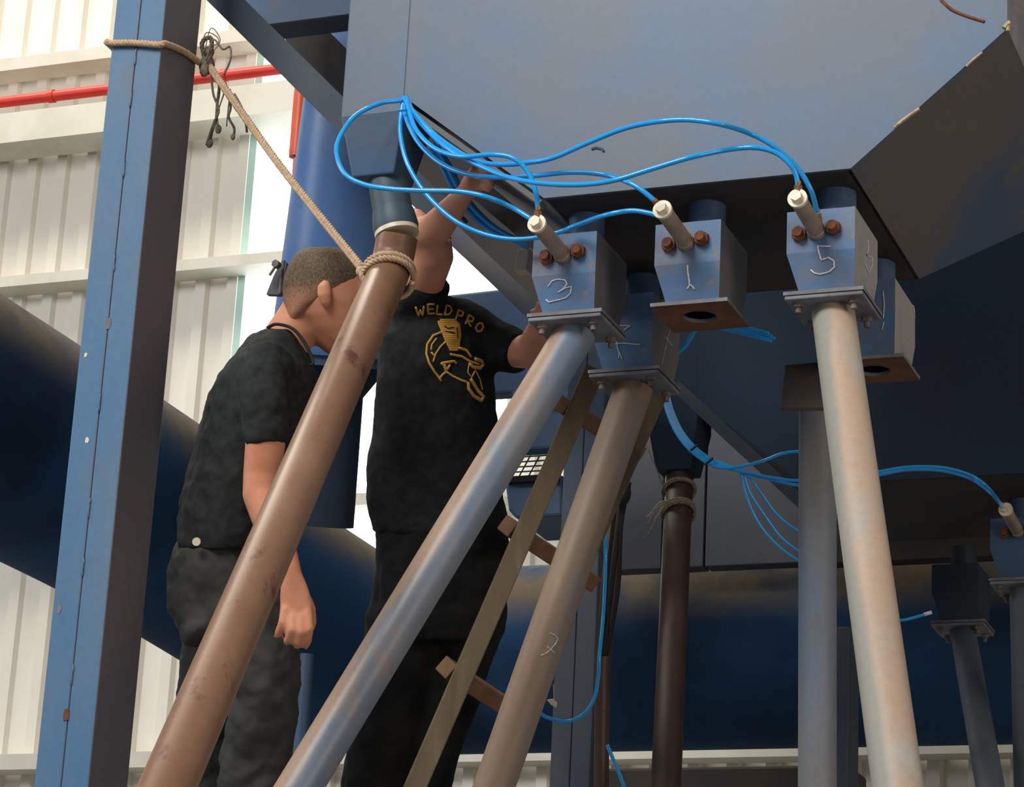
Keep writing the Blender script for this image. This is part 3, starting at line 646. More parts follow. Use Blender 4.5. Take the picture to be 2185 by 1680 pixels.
# mid bundle beneath the far hopper
v8 = tip(b8, 2140, 1080)
base = [(1422, 850), (1430, 880), (1448, 920), (1475, 955), (1510, 982), (1545, 996)]
dm = 7.15
tails = [([(1585, 995), (1630, 983), (1670, 968), (1710, 964), (1760, 972)], 'blue hose curling up behind the upright prop'),
         ([(1600, 1010), (1650, 1020), (1705, 1026), (1790, 1022), (1880, 1006), (1940, 997), (2010, 998), (2070, 1014), (2110, 1042), (2139, 1080, v8)], 'blue hose running right to the far valve, upper of the pair'),
         ([(1605, 1014), (1655, 1026), (1710, 1036), (1800, 1030), (1880, 1013), (1940, 1003), (2010, 1005), (2070, 1022), (2110, 1050), (2141, 1086, v8)], 'blue hose running right to the far valve, lower of the pair'),
         ([(1578, 1006), (1590, 1050), (1615, 1110), (1655, 1160), (1710, 1200), (1770, 1220)], 'blue hose sagging deepest behind the upright prop'),
         ([(1582, 1008), (1602, 1055), (1635, 1105), (1670, 1150), (1720, 1185), (1775, 1200)], 'middle one of the blue hoses sagging behind the upright prop'),
         ([(1590, 1010), (1622, 1050), (1655, 1095), (1690, 1125), (1730, 1145), (1780, 1150)], 'blue hose sagging least behind the upright prop')]
for i, (tl, lb) in enumerate(tails):
    o1 = (i-2.5)*2.2
    pts = [(x+o1, y-o1*.6, dm+i*.008) for x, y in base]+[(p[0], p[1], p[2] if len(p) > 2 else dm+i*.01) for p in tl]
    hose(lb, pts, dm, .0042)
for x, y in ((1478, 957), (1512, 984)):
    bm = NB(); c = P(x, y, dm+.02); u = CR*.6-CU*.8
    s_ = u.cross(CF); tube(bm, [c+s_*.013*math.cos(t_)+CF*.03*math.sin(t_) for t_ in [i*2*math.pi/14 for i in range(15)]], .003, 6, False)
    tag(obj('cable_tie', bm, M['black'], loc=c, smooth=True), 'black tie on the shaded hose bundle, %s' % ('nearer the box' if x < 1500 else 'nearer the upright prop'), 'cable tie')
hose('short blue hose piece below the open plate of box 1', [(1490, 690), (1478, 712), (1462, 738), (1440, 760), (1424, 800)], 6.3, .0058)
for i in range(4):
    hose(('cut hose end, topmost of the bunch behind box 1', 'cut hose end, second of the bunch behind box 1', 'cut hose end, third of the bunch behind box 1', 'cut hose end, lowest of the bunch behind box 1')[i],
         [(1500, 672+i*3), (1540, 690+i*4), (1590, 699+i*5), (1655-abs(i-2)*7, 711+i*6)], 6.6+i*.01, .0038)
hose('single blue hose hanging in a U shape below the ladder', [(1290, 1110, 7.0), (1292, 1200, 7.0), (1288, 1300, 6.95), (1279, 1400, 6.9), (1277, 1440), (1268, 1490), (1245, 1525), (1212, 1540), (1178, 1535), (1150, 1520), (1100, 1470)], 6.9, .0052)
hose('blue hose crossing the bottom edge beside the cable post', [(1296, 1590), (1310, 1625), (1325, 1660), (1345, 1720)], 6.9, .005)
ht_ = hose('short blue hose poking right toward the small dark box', [(1870, 1326), (1925, 1324), (1955, 1317), (1986, 1308)], 7.2, .004)
bm = NB(); tube(bm, [P(1972, 1312, 7.2), P(1988, 1307, 7.2)], .0052, 10); obj('hose_tip', bm, M['chalk'], ht_, True, label='white cut tip')
# fishing float like scrap
sc_ = NB(); q = P(1180, 1500, 6.9); prism(sc_, [P(1167, 1494, 6.9), P(1180, 1492, 6.9), P(1189, 1500, 6.9), P(1187, 1511, 6.9), P(1176, 1505, 6.9)], CF*.004)
tube(sc_, [P(1182, 1494, 6.9), P(1181, 1460, 6.9)], .0008, 5)
tag(obj('hanging_tag', sc_, M['cap'], loc=q), 'small pale tag hanging on a string above the U shaped hose', 'tag')

# ================================================================== ROPES
def strands(bm, pts, r, pitch=.028, n=3, rs=None):
    pts = spline(pts, 10); 
    L = [0]
    for i in range(1, len(pts)): L.append(L[-1]+(pts[i]-pts[i-1]).length)
    step = pitch/7; m_ = max(int(L[-1]/step), 4); res = []; j = 0
    for i in range(m_+1):
        s_ = L[-1]*i/m_
        while j < len(L)-2 and L[j+1] < s_: j += 1
        t_ = (s_-L[j])/max(L[j+1]-L[j], 1e-9); res.append(pts[j].lerp(pts[j+1], t_))
    fr = frames(res)
    for k_ in range(n):
        q = [p+(a*math.cos(2*math.pi*(i*step/pitch+k_/n))+b*math.sin(2*math.pi*(i*step/pitch+k_/n)))*r*.5 for i, (p, (t_, a, b)) in enumerate(zip(res, fr))]
        tube(bm, q, r*.56, 6)
rp = thing('tie_rope', 'twisted tan rope from the left column down to the brown prop', 'rope', PY(440, 140, YC+.1))
# loop round column
zL = PY(240, 92, YC).z; o = .009
x0, x1, y0, y1 = cx0-o, cx1+o, YC-o, YC+cdep+o
z2 = PX(346, 96, x1).z; z3 = PX(428, 135, x1).z
lp = [(x0, y1, z3+.0), (x0, YC+cdep*.5, PY(240, 92, YC).z), (x0, y0+.004, zL), (x0+.01, y0, PY(250, 90, y0).z), ((x0+x1)/2, y0, PY(300, 90, y0).z), (x1-.01, y0, PY(345, 95, y0).z), (x1, y0+.012, PX(358, 98, x1).z), (x1, YC+cdep*.55, PX(398, 115, x1).z), (x1, y1-.01, PX(432, 140, x1).z)]
bm = NB(); strands(bm, [V(p) for p in lp], .0085); obj('column_loop', bm, M['rope'], rp, True)
kn = PX(432, 140, x1)+V((.012, .0, 0)); dk = dep(kn)
tgt = P(772, 578, dep(k1)-.02)
for off in (0, 1):
    bm = NB(); s_ = V((0, 0, .011*off)); mid = kn.lerp(tgt, .5)+V((0, 0, -.012))
    strands(bm, [kn+s_, mid+s_*.8, tgt+s_], .0068); obj('tight_line', bm, M['rope'], rp, True)
ax = (k1.lerp(k2, .12)-k1).normalized()
def wrap(center, axd, r, turns, rise, bm, rr, start=0):
    u = axd.cross(CF).normalized(); v_ = axd.cross(u); pts = []
    n = int(turns*20)
    for i in range(n+1):
        t_ = start+i/20*2*math.pi; pts.append(center+(u*math.cos(t_)+v_*math.sin(t_))*r+axd*(rise*i/20))
    pts2 = pts[::2]; strands(bm, pts2, rr)
cw = P(822, 592, dep(k1)-.0)
tq = (cw-k1).dot(ax); cw = k1+ax*tq
bm = NB(); wrap(cw, (ax*.72+V((.10, 0, -.38))).normalized(), .056, 2.0, .016, bm, .0075); obj('pipe_loop', bm, M['rope'], rp, True)
bm = NB(); strands(bm, [tgt, tgt+V((.01, -.02, -.02)), tgt+V((.018, -.012, -.045))], .0065); ball(bm, tgt+V((.002, -.006, -.004)), .013, 8); obj('hitch_knot', bm, M['rope'], rp, True)
bm = NB(); ball(bm, kn, .020, 8, (1, 1, 1.3)); ball(bm, kn+V((.008, -.01, .03)), .014, 8)
strands(bm, [kn, kn+V((-.008, -.02, .05)), kn+V((.016, -.02, .062)), kn+V((.014, -.01, .02)), kn], .006); obj('column_knot', bm, M['old_rope'], rp, True)
def fray(pts, r, d=None):
    d = d or dk-.02; bm = NB(); tube(bm, spline([P(x, y, d+random.uniform(-.01, .01)) for x, y in pts], 6), r, 6); obj('frayed_end', bm, M['old_rope'], rp, True)
for pts, r in (([(440, 130), (455, 85), (475, 105), (490, 100), (492, 125), (478, 160)], .0028), ([(430, 100), (440, 70), (462, 78), (466, 92), (448, 98)], .0013), ([(437, 110), (450, 60), (470, 85), (455, 110)], .0013),
               ([(450, 150), (455, 200), (467, 235), (455, 265), (440, 310)], .0032), ([(470, 165), (463, 220), (460, 260), (452, 285), (448, 312)], .0030), ([(460, 160), (468, 190), (462, 240), (466, 278)], .0035),
               ([(480, 175), (492, 225), (488, 250), (500, 275), (496, 298)], .0035), ([(492, 190), (485, 250), (484, 270)], .0018), ([(500, 200), (520, 240), (527, 283)], .0030), ([(455, 150), (470, 180), (480, 190), (462, 245)], .002)):
    fray(pts, r)
for x, y, r in ((447, 305, .009), (466, 276, .008), (497, 292, .006), (436, 150, .012)):
    bm = NB(); ball(bm, P(x, y, dk-.02), r, 6, (1, 1, 1.5)); obj('rope_knot', bm, M['old_rope'], rp, True)
# rope on the far brown prop
rp2 = thing('tie_rope', 'old pale rope wound round the dark brown prop', 'rope', P(1460, 1080, 7.5))
axE = d2.normalized()
for (py, rise, tl) in ((1045, .004, 1.0), (1090, .010, 2.0)):
    tt_ = 0
    best = min((abs(proj(p2+d2*(i/200))[1]-py), i) for i in range(200))[1]; c = p2+d2*(best/200)
    bm = NB(); wrap(c, (axE+V((.12, 0, 0))).normalized(), .048, tl, rise, bm, .0075); obj('winding', bm, M['old_rope'], rp2, True)
for pts in ([(1425, 1068), (1405, 1075), (1390, 1095), (1378, 1105)], [(1425, 1070), (1400, 1085), (1382, 1120)], [(1424, 1066), (1410, 1090), (1395, 1112)], [(1398, 1110), (1385, 1135), (1372, 1150)]):
    bm = NB(); tube(bm, spline([P(x, y, 7.45) for x, y in pts], 5), .0022, 5); obj('frayed_end', bm, M['old_rope'], rp2, True)
bm = NB(); tube(bm, [P(1372, 935, 7.4), P(1398, 995, 7.44), P(1424, 1060, 7.46)], .0020, 6); obj('thin_line', bm, M['old_rope'], rp2, True)

# ================================================================== PEOPLE
def ell(bm, secs, n=20, cap=True):
    """secs: (px, py, depth, half width px, half depth m[, tangent flip]) -> closed tapered volume"""
    pts = [P(s[0], s[1], s[2]) for s in secs]; N = len(pts); rings = []
    for i, s in enumerate(secs):
        t = (pts[min(i+1, N-1)]-pts[max(i-1, 0)]).normalized()
        a = t.cross(CF).normalized(); b = a.cross(t).normalized(); ra_ = s[3]/FPX*s[2]; rb_ = s[4]
        rings.append([bm.verts.new(pts[i]+a*ra_*math.cos(2*math.pi*k_/n)+b*rb_*math.sin(2*math.pi*k_/n)) for k_ in range(n)])
    for i in range(N-1):
        for k_ in range(n): bm.faces.new([rings[i][k_], rings[i][(k_+1) % n], rings[i+1][(k_+1) % n], rings[i+1][k_]])
    bm.faces.new(rings[0][::-1]); bm.faces.new(rings[-1])
def rows(bm, rws, d, n=28, bot=None):
    """rws: (py_left, xl, xr, half depth, depth offset) horizontal sections of a trunk or leg, square to the picture"""
    rings = []
    for (y, xl, xr, hb, do) in rws:
        xc = (xl+xr)/2; c = P(xc, y, d+do); ra_ = (xr-xl)/2/FPX*(d+do)
        rings.append([bm.verts.new(c+CR*ra_*math.cos(2*math.pi*k_/n)+CF*hb*math.sin(2*math.pi*k_/n)) for k_ in range(n)])
    for i in range(len(rings)-1):
        for k_ in range(n): bm.faces.new([rings[i][k_], rings[i][(k_+1) % n], rings[i+1][(k_+1) % n], rings[i+1][k_]])
    bm.faces.new(rings[0][::-1]); bm.faces.new(rings[-1])
def merge(o, vox=.008, sm=6, wrinkle=None):
    for p in o.data.polygons: p.use_smooth = True
    m = o.modifiers.new('join', 'REMESH'); m.mode = 'VOXEL'; m.voxel_size = vox; m.use_smooth_shade = True
    m2 = o.modifiers.new('relax', 'SMOOTH'); m2.iterations = sm; m2.factor = .5
    if wrinkle:
        tx = bpy.data.textures.new('folds', 'CLOUDS'); tx.noise_scale = wrinkle[0]; tx.noise_depth = 2
        m3 = o.modifiers.new('folds', 'DISPLACE'); m3.texture = tx; m3.strength = wrinkle[1]; m3.mid_level = .5; m3.texture_coords = 'LOCAL'
    bpy.context.view_layer.update(); dg = bpy.context.evaluated_depsgraph_get()
    me = bpy.data.meshes.new_from_object(o.evaluated_get(dg)); o.modifiers.clear(); o.data = me
    me.polygons.foreach_set('use_smooth', [True]*len(me.polygons)); return o
def fingers(bm, lst, d):
    for f in lst:
        ell(bm, [(x, y, d+dz, hw, hw/FPX*d) for (x, y, hw, dz) in f], 12)

# ---- left man, side on, head bent down
DL = 6.15
ft = P(520, 1680, DL)
man1 = thing('person', 'man with buzzed hair in black t-shirt and charcoal trousers, side on, head bent', 'person', (ft.x, ft.y, ZD))
bm = NB()
# skull, jaw and neck
hd = DL
rows(bm, [(528+i*0, 0, 0, 0, 0) for i in ()] or [(532, 655, 725, .035, 0), (545, 632, 752, .058, 0), (570, 616, 772, .073, 0), (605, 606, 784, .079, 0), (640, 605, 788, .080, 0), (670, 610, 786, .074, 0), (700, 640, 780, .062, 0), (722, 668, 772, .050, 0), (742, 690, 758, .036, 0)], hd)
ell(bm, [(690, 690, hd, 50, .058), (722, 742, hd, 26, .035), (730, 748, hd, 16, .025)], 20)           # jaw and chin
ell(bm, [(782, 640, hd, 14, .016), (794, 668, hd, 12, .014), (790, 682, hd, 8, .010)], 12)       # nose
ell(bm, [(770, 700, hd, 12, .026), (776, 708, hd, 9, .022)], 12)                                  # lips
ell(bm, [(776, 612, hd, 10, .045), (780, 622, hd, 9, .045)], 12)                                  # brow
ell(bm, [(672, 640, hd, 56, .056), (640, 690, hd, 55, .056), (612, 725, hd, 52, .060), (585, 770, hd, 60, .075)], 24)   # neck
# near arm
da = DL-.20
ell(bm, [(566, 800, DL-.13, 36, .045), (564, 880, da+.005, 43, .050), (566, 950, da, 43, .050), (559, 1010, da, 40, .046), (558, 1055, da-.01, 41, .045), (574, 1105, da-.03, 38, .042), (592, 1150, da-.05, 33, .036), (612, 1195, da-.07, 26, .028), (622, 1228, da-.08, 23, .022), (628, 1260, da-.085, 31, .019), (632, 1295, da-.09, 36, .019), (634, 1325, da-.095, 33, .019), (636, 1340, da-.10, 26, .016)], 26)
fingers(bm, [[(608, 1300, 11, -.10), (603, 1330, 10.5, -.112), (594, 1352, 9.5, -.10), (590, 1360, 7, -.09)],
             [(624, 1315, 11, -.105), (622, 1345, 10.5, -.122), (615, 1366, 9.5, -.11), (610, 1374, 7, -.095)],
             [(641, 1315, 11, -.105), (643, 1350, 10.5, -.122), (637, 1374, 9.5, -.11), (631, 1382, 7, -.095)],
             [(656, 1305, 11, -.10), (661, 1342, 10, -.115), (657, 1370, 9, -.105), (650, 1384, 7, -.09)]], da)
ell(bm, [(645, 1262, da-.07, 13, .013), (662, 1298, da-.06, 13, .012), (666, 1330, da-.05, 11, .011), (660, 1350, da-.045, 8, .009)], 12)   # thumb
# far arm reaching forward behind pipe
ell(bm, [(600, 780, DL+.15, 40, .045), (640, 880, DL+.18, 38, .045), (655, 980, DL+.16, 32, .036), (672, 970, DL+.12, 26, .028), (688, 930, DL+.1, 22, .025), (696, 905, DL+.09, 24, .02)], 20)
# trunk and legs core
rows(bm, [(745, 550, 635, .11, 0), (800, 505, 645, .14, 0), (900, 455, 650, .15, 0), (1050, 405, 620, .13, 0), (1160, 390, 585, .14, 0), (1260, 385, 590, .14, 0), (1330, 400, 590, .13, 0)], DL)
body1 = obj('body', bm, M['skin'], man1); merge(body1, .0055, 5)
# ear (near side)
bm = NB()
for (x, y, hw, hb, dz) in ():
    pass
ell(bm, [(697, 600, hd-.078, 8, .008), (692, 612, hd-.082, 15, .010), (693, 628, hd-.084, 16, .011), (697, 645, hd-.082, 12, .010), (700, 656, hd-.078, 7, .008)], 16)
ear = obj('ear', bm, M['skin'], man1); merge(ear, .003, 3)
bm = NB(); ball(bm, P(770, 643, hd-.05), .009, 8); obj('eye', bm, M['hair'], man1, True)
# hair cap: shell over upper skull
bm = NB()
rows(bm, [(528, 655, 722, .036, -.002), (541, 630, 754, .060, -.002), (568, 613, 774, .0755, -.002), (600, 604, 778, .0815, -.002), (622, 603, 768, .0822, -.001), (645, 604, 722, .080, .000), (668, 608, 676, .072, .002), (690, 613, 645, .056, .005)], hd)
hair = obj('hair', bm, M['hair'], man1); merge(hair, .006, 8)
# trousers
bm = NB()
rows(bm, [(1148, 384, 575, .150, 0), (1175, 370, 590, .155, 0), (1210, 358, 602, .160, 0), (1255, 359, 612, .160, 0), (1310, 367, 620, .155, 0), (1345, 380, 620, .15, 0)], DL)
# near leg (forward) and far leg
def leg(bm, rws, d): rows(bm, rws, d, 24)
leg(bm, [(1270, 430, 622, .095, -.05), (1340, 470, 630, .095, -.07), (1400, 498, 638, .095, -.09), (1470, 494, 640, .092, -.09), (1540, 482, 638, .088, -.08), (1610, 470, 622, .082, -.07), (1700, 465, 612, .078, -.06), (1900, 460, 590, .07, -.03), (2060, 470, 585, .066, 0)], DL)
leg(bm, [(1270, 365, 520, .09, .08), (1340, 386, 510, .09, .09), (1380, 392, 505, .09, .09), (1412, 383, 500, .09, .09), (1500, 381, 502, .085, .10), (1600, 396, 505, .08, .12), (1700, 405, 510, .078, .14), (1900, 400, 505, .07, .18), (2060, 400, 505, .066, .20)], DL)
ell(bm, [(470, 1290, DL-.15, 20, .02), (420, 1345, DL-.14, 22, .03), (410, 1362, DL-.10, 26, .03)], 12)
tr1 = obj('trousers', bm, M['trouser1'], man1); merge(tr1, .009, 6, (.065, .032))
bm = NB(); hexa(bm, P(420, 1156, DL-.166), -CF, .0095, .010, 20); obj('waist_button', bm, M['cap'], man1, label='pale round button at the waistband')
# t-shirt
bm = NB()
rows(bm, [(703, 568, 632, .075, 0), (722, 528, 648, .105, 0), (760, 496, 658, .165, 0), (800, 466, 674, .190, 0), (870, 438, 676, .190, 0), (915, 424, 672, .180, 0), (980, 410, 655, .172, 0), (1046, 388, 640, .170, 0), (1100, 382, 622, .170, 0), (1140, 377, 608, .172, 0), (1166, 380, 600, .168, 0)], DL)
ell(bm, [(575, 760, DL-.13, 50, .06), (568, 810, DL-.17, 52, .066), (566, 870, da, 50, .064), (566, 920, da, 48, .060), (568, 947, da, 46, .058)], 24)
ell(bm, [(610, 770, DL+.13, 50, .06), (630, 850, DL+.18, 50, .06), (655, 900, DL+.19, 46, .056)], 24)
sh1 = obj('t_shirt', bm, M['shirt1'], man1); merge(sh1, .008, 6, (.07, .020))
bm = NB()   # collar band
ring = [(571, 700), (590, 692), (625, 702), (652, 735), (668, 772), (662, 780)]
tube(bm, spline([P(x, y, DL-.055-.012*i) for i, (x, y) in enumerate(ring)], 5), .004, 8); obj('collar', bm, M['shirt1'], man1, True)
def shoes(man, lst, m):
    for (x, y, d) in lst:
        c = P(x, y, d); bm = NB(); tube(bm, [V((c.x+dx_, c.y, ZD+.045)) for dx_ in (-.10, -.07, 0, .08, .14, .165)], [.028, .042, .045, .040, .036, .02], 14)
        bmesh.ops.scale(bm, vec=(1, 1, .85), verts=bm.verts, space=Matrix.Translation((-c.x, -c.y, -(ZD+.045))))
        obj('shoe', bm, m, man, True)
def foot_xy(x, y, d):
    return P(x, y, d)
shoes(man1, ((528, 2060, DL), (452, 2060, DL+.2)), M['black'])

# ---- right man, back to us, left arm raised
DR = 6.5
ft = P(900, 1680, DR)
man2 = thing('person', 'man seen from behind in black t-shirt with yellow back print, left arm raised', 'person', (ft.x, ft.y, ZD))
bm = NB()
rows(bm, [(450, 862, 905, .04, .03), (470, 838, 925, .07, .03), (500, 826, 940, .088, .03), (540, 822, 946, .095, .03), (575, 828, 942, .09, .03), (605, 845, 930, .07, .02), (625, 855, 925, .06, .02)], DR)
ell(bm, [(885, 580, DR+.02, 48, .055), (895, 640, DR, 54, .06), (905, 690, DR, 70, .08)], 20)
ell(bm, [(822, 540, DR+.03, 7, .016), (823, 562, DR+.03, 6, .012)], 10)      # ear
ell(bm, [(880, 520, DR+.115, 9, .016), (880, 545, DR+.13, 10, .02)], 10)     # nose, far side
# left arm: shoulder -> elbow -> forearm up right
ell(bm, [(895, 690, DR-.02, 50, .06), (890, 640, DR-.06, 50, .055), (905, 590, DR-.12, 47, .050), (925, 545, DR-.17, 44, .046), (922, 515, DR-.19, 42, .042)], 22)
ell(bm, [(902, 530, DR-.17, 26, .035), (908, 500, DR-.20, 40, .040), (930, 488, DR-.24, 37, .040), (955, 458, DR-.30, 31, .034), (978, 430, DR-.35, 25, .027), (995, 410, DR-.38, 21, .020), (1008, 394, DR-.40, 26, .018), (1020, 378, DR-.41, 25, .017)], 22)
ell(bm, [(886, 452, DR-.16, 12, .02), (896, 470, DR-.17, 20, .03), (904, 495, DR-.18, 26, .035)], 14)
fingers(bm, [[(1015, 375, 9, -.41), (1028, 362, 9, -.43), (1040, 362, 8, -.445), (1046, 370, 6.5, -.44)], [(1022, 382, 9, -.41), (1038, 374, 9, -.43), (1048, 377, 8, -.445), (1051, 385, 6.5, -.44)],
             [(1026, 392, 9, -.41), (1042, 387, 9, -.43), (1050, 392, 8, -.44), (1050, 400, 6.5, -.435)], [(1022, 400, 8.5, -.41), (1036, 400, 8, -.425), (1044, 405, 7, -.43), (1042, 412, 6, -.425)],
             [(1000, 392, 9.5, -.41), (1003, 372, 9, -.42), (1012, 358, 8, -.43)]], DR)
# right arm: out to the right, elbow down, hand up near box 3
ell(bm, [(1000, 712, DR, 36, .05), (1060, 732, DR-.02, 38, .048), (1100, 748, DR-.05, 38, .045), (1128, 752, DR-.1, 37, .042), (1142, 730, DR-.14, 33, .038), (1150, 705, DR-.18, 27, .032), (1154, 682, DR-.21, 20, .024), (1156, 668, DR-.23, 19, .018)], 22)
fingers(bm, [[(1150, 672, 8, -.23), (1149, 655, 8, -.24), (1152, 644, 7, -.25)], [(1158, 670, 8, -.24), (1160, 652, 8, -.25), (1162, 640, 7, -.26)], [(1166, 672, 8, -.24), (1170, 655, 8, -.25), (1172, 644, 7, -.26)], [(1172, 678, 7.5, -.23), (1178, 664, 7, -.245), (1180, 654, 6, -.25)], [(1146, 680, 8, -.22), (1138, 668, 8, -.225), (1136, 660, 7, -.23)]], DR)
rows(bm, [(680, 865, 1020, .08, 0), (760, 835, 1040, .11, 0), (900, 830, 1035, .11, 0), (1060, 820, 1050, .11, 0), (1200, 830, 1060, .12, 0), (1300, 830, 1050, .11, 0)], DR)
body2 = obj('body', bm, M['skin_dark'], man2); merge(body2, .0055, 5)
bm = NB()
rows(bm, [(447, 862, 905, .045, .034), (466, 836, 928, .074, .034), (498, 824, 944, .091, .034), (535, 820, 950, .098, .036), (560, 826, 946, .094, .040), (588, 842, 934, .078, .03)], DR)
bmesh.ops.translate(bm, verts=bm.verts, vec=-CF*.004)
hair2 = obj('hair', bm, M['hair'], man2); merge(hair2, .006, 6)
bm = NB()
rows(bm, [(1085, 800, 1082, .150, 0), (1150, 803, 1085, .155, 0), (1220, 803, 1087, .155, 0), (1300, 792, 1082, .15, 0), (1360, 785, 1072, .14, 0)], DR)
leg(bm, [(1300, 786, 945, .11, 0), (1400, 770, 935, .105, -.02), (1500, 755, 915, .10, -.02), (1600, 738, 885, .095, -.01), (1680, 725, 862, .09, 0), (1850, 715, 835, .08, .02), (2120, 715, 815, .07, .05)], DR)
leg(bm, [(1300, 920, 1080, .11, 0), (1400, 915, 1058, .105, .02), (1500, 895, 1020, .10, .02), (1600, 872, 985, .095, .03), (1680, 855, 962, .09, .04), (1850, 850, 945, .08, .05), (2120, 850, 935, .07, .06)], DR)
tr2 = obj('trousers', bm, M['trouser2'], man2); merge(tr2, .010, 5, (.07, .02))
bm = NB()
rows(bm, [(628, 868, 955, .070, 0), (648, 848, 990, .095, 0), (680, 832, 1030, .120, 0), (720, 812, 1050, .135, 0), (780, 803, 1056, .140, 0), (850, 800, 1058, .140, 0), (920, 795, 1060, .138, 0), (1000, 782, 1068, .145, 0), (1060, 780, 1078, .15, 0), (1110, 790, 1086, .155, 0), (1135, 796, 1086, .155, 0)], DR)
ell(bm, [(950, 700, DR, 70, .09), (1000, 705, DR, 58, .075), (1050, 728, DR-.02, 54, .066), (1090, 748, DR-.04, 50, .06), (1110, 757, DR-.06, 46, .056)], 24)
ell(bm, [(900, 710, DR, 62, .08), (893, 660, DR-.05, 58, .068), (902, 622, DR-.09, 55, .062), (912, 600, DR-.11, 52, .058)], 24)
sh2 = obj('t_shirt', bm, M['shirt2'], man2); merge(sh2, .008, 5, (.08, .018))
shoes(man2, ((765, 2120, DR+.03), (892, 2120, DR+.05)), M['black'])

# ================================================================== MARKS laid on the real surfaces
def bvh_of(objs):
    bpy.context.view_layer.update(); dg = bpy.context.evaluated_depsgraph_get(); out = []
    for o_ in objs: out.append((BVHTree.FromObject(o_, dg), o_.matrix_world.copy()))
    return out
def cast(trees, x, y):
    v = ray(x, y).normalized(); best = None
    for t_, mw in trees:
        inv = mw.inverted(); h = t_.ray_cast(inv @ CO, (inv.to_3x3() @ v).normalized())
        if h[0] is not None:
            p = mw @ h[0]; dd_ = (p-CO).length
            if best is None or dd_ < best[2]: best = (p, (mw.to_3x3() @ h[1]).normalized(), dd_)
    return best
def marks(name, strokes, target, m, w=.0018, lift=.0012, parent=None, rough=0):
    trees = bvh_of([target]); bm = NB(); any_ = False
    for st in strokes:
        wd = w
        if isinstance(st, tuple): st, wd = st
        pts = []
        for i in range(len(st)-1):
            n = max(int(math.hypot(st[i+1][0]-st[i][0], st[i+1][1]-st[i][1])/4), 1)
            for k_ in range(n): pts.append((st[i][0]+(st[i+1][0]-st[i][0])*k_/n, st[i][1]+(st[i+1][1]-st[i][1])*k_/n))
        pts.append(st[-1]); q = []
        for x, y in pts:
            h = cast(trees, x+random.uniform(-rough, rough), y+random.uniform(-rough, rough))
            if h:
                nn = h[1] if h[1].dot(CF) < 0 else -h[1]; q.append(h[0]+nn*lift)
        if len(q) > 1: tube(bm, q, wd, 6); any_ = True
    if any_: return obj(name, bm, m, parent or target, True)
    bm.free()
CH = M['chalk']
marks('chalk_number', [[(1170, 612), (1178, 600), (1192, 596), (1206, 598), (1210, 606), (1203, 616), (1191, 625), (1206, 615), (1220, 613), (1218, 626), (1208, 636), (1190, 641), (1172, 645), (1165, 640)]], b3['body'], CH, .0015, rough=.5, parent=b3['t'])
marks('chalk_number', [[(1467, 566), (1469, 585), (1472, 612)], [(1466, 617), (1474, 608), (1483, 618)]], b1['body'], CH, .0018, rough=.5, parent=b1['t'])
marks('chalk_number', [[(1773, 526), (1745, 526), (1748, 540), (1753, 555), (1768, 550), (1780, 558), (1781, 570), (1770, 581), (1750, 586), (1738, 583), (1730, 576)]], b5['body'], CH, .0017, rough=.5, parent=b5['t'])
marks('chalk_number', [[(1850, 512), (1852, 530), (1848, 545), (1860, 550), (1860, 565), (1853, 583), (1843, 560)]], b5['body'], CH, .0013, parent=b5['t'])
marks('chalk_number', [[(1312, 695), (1346, 695), (1328, 708), (1318, 722)]], b4['body'], M['chalk'], .0016, rough=.5, parent=b4['t'])
marks('chalk_number', [[(1296, 734), (1330, 733), (1366, 736)], [(1315, 722), (1319, 745), (1328, 768)], [(1322, 752), (1321, 766)]], b4['body'], M['chalk'], .0015, rough=.5, parent=b4['t'])
marks('chalk_number', [[(1428, 700), (1418, 745), (1411, 778)], [(1418, 718), (1433, 738)]], b4['body'], M['chalk'], .0011, parent=b4['t'])
marks('chalk_mark', [[(1884, 622), (1887, 650), (1885, 680)], [(1886, 688), (1882, 704)]], b6['body'], M['chalk'], .0012, parent=b6['t'])
marks('chalk_mark', [[(1943, 652), (1954, 654), (1956, 668), (1951, 679)]], b6['body'], M['chalk'], .0012, parent=b6['t'])
pipe_b_tube = [c for c in prB[0].children if c.name.startswith('tube')][0]
marks('chalk_mark', [[(1173, 1351), (1184, 1356), (1190, 1364), (1185, 1374), (1176, 1385), (1166, 1394), (1154, 1400)], [(1167, 1380), (1176, 1388), (1183, 1396)]], pipe_b_tube, M['chalk'], .0011, rough=.4, parent=prB[0])
# yellow back print: arched name and welder emblem
Yl = M['yellow']
def letter(ch, cx_, cy_, s, ang):
    G = {'W': [[(-.5, -.6), (-.25, .6), (0, -.2), (.25, .6), (.5, -.6)]], 'E': [[(.4, -.6), (-.4, -.6), (-.4, .6), (.4, .6)], [(-.4, 0), (.3, 0)]], 'L': [[(-.35, -.6), (-.35, .6), (.4, .6)]],
         'D': [[(-.4, -.6), (-.4, .6), (.1, .5), (.4, 0), (.1, -.5), (-.4, -.6)]], 'P': [[(-.35, .6), (-.35, -.6), (.3, -.5), (.3, 0), (-.35, .05)]], 'R': [[(-.35, .6), (-.35, -.6), (.3, -.5), (.3, 0), (-.35, .05), (.4, .6)]],
         'O': [[(0, -.6), (-.4, -.3), (-.4, .3), (0, .6), (.4, .3), (.4, -.3), (0, -.6)]]}[ch]
    ca, sa = math.cos(ang), math.sin(ang)
    return [[(cx_+s*(x*ca-y*sa), cy_+s*(x*sa+y*ca)) for x, y in st] for st in G]
st = []
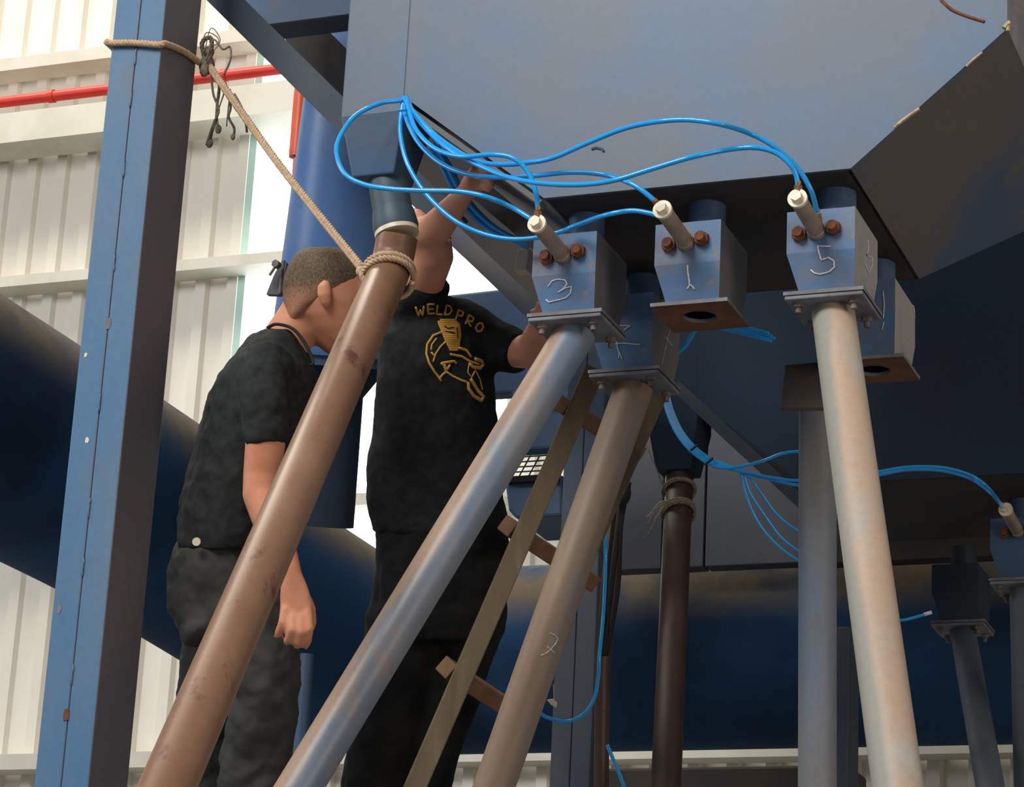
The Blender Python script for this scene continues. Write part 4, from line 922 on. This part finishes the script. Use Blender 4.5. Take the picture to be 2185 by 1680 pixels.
for ch, x, y, a in (('W', 897, 664, -.10), ('E', 920, 659, -.02), ('L', 938, 661, .08), ('D', 957, 663, .15), ('P', 981, 674, .3), ('R', 1002, 685, .4), ('O', 1023, 699, .5)):
    st += [(s_, .0027) for s_ in letter(ch, x, y, 17, a)]
marks('name_print', st, sh2, Yl, .002, .0008, parent=sh2)
def fill(poly_, step=4):
    out = []; ys = [p[1] for p in poly_]; y = min(ys)+1
    while y < max(ys):
        xs = []
        for i in range(len(poly_)):
            (x0, y0), (x1, y1) = poly_[i], poly_[(i+1) % len(poly_)]
            if (y0 <= y < y1) or (y1 <= y < y0): xs.append(x0+(y-y0)/(y1-y0)*(x1-x0))
        xs.sort()
        for i in range(0, len(xs)-1, 2):
            if xs[i+1]-xs[i] > 1: out.append(([(xs[i], y), (xs[i+1], y)], .0026))
        y += step
    return out
emb = fill([(933, 688), (940, 682), (972, 683), (981, 692), (983, 715), (980, 742), (976, 750), (960, 750), (950, 730), (940, 705)], 4)
emb += [([(945, 708), (925, 716), (912, 735), (910, 755), (916, 775), (928, 795), (938, 808), (942, 814)], .003),
        ([(938, 808), (944, 800), (952, 793), (946, 778), (940, 775)], .003), ([(952, 793), (966, 803), (985, 812), (998, 816)], .003), ([(998, 816), (1000, 830), (1010, 845), (1026, 855), (1031, 846), (1021, 836), (1014, 825), (1004, 808)], .0045),
        ([(978, 742), (995, 748), (1005, 762)], .0035), ([(960, 756), (985, 761), (1003, 772), (1022, 778)], .0032), ([(1012, 766), (1026, 770), (1030, 778), (1024, 786), (1010, 784), (1000, 776)], .0045),
        ([(952, 728), (940, 740), (930, 755), (924, 773)], .0024), ([(920, 752), (930, 762)], .0024), ([(943, 775), (968, 771), (974, 776)], .0035), ([(948, 778), (953, 790), (960, 778)], .0032),
        ([(1000, 780), (998, 795), (1006, 806), (1014, 790), (1024, 810), (1029, 832)], .0018), ([(932, 722), (922, 735), (920, 748)], .0024)]
marks('emblem_print', emb, sh2, Yl, .002, .0008, parent=sh2)
marks('visor_print', [([(948, 697), (955, 702), (968, 700)], .0016), ([(949, 708), (970, 712)], .0016), ([(974, 700), (975, 722)], .0014)], sh2, M['shirt2'], .0016, .0034, parent=sh2)
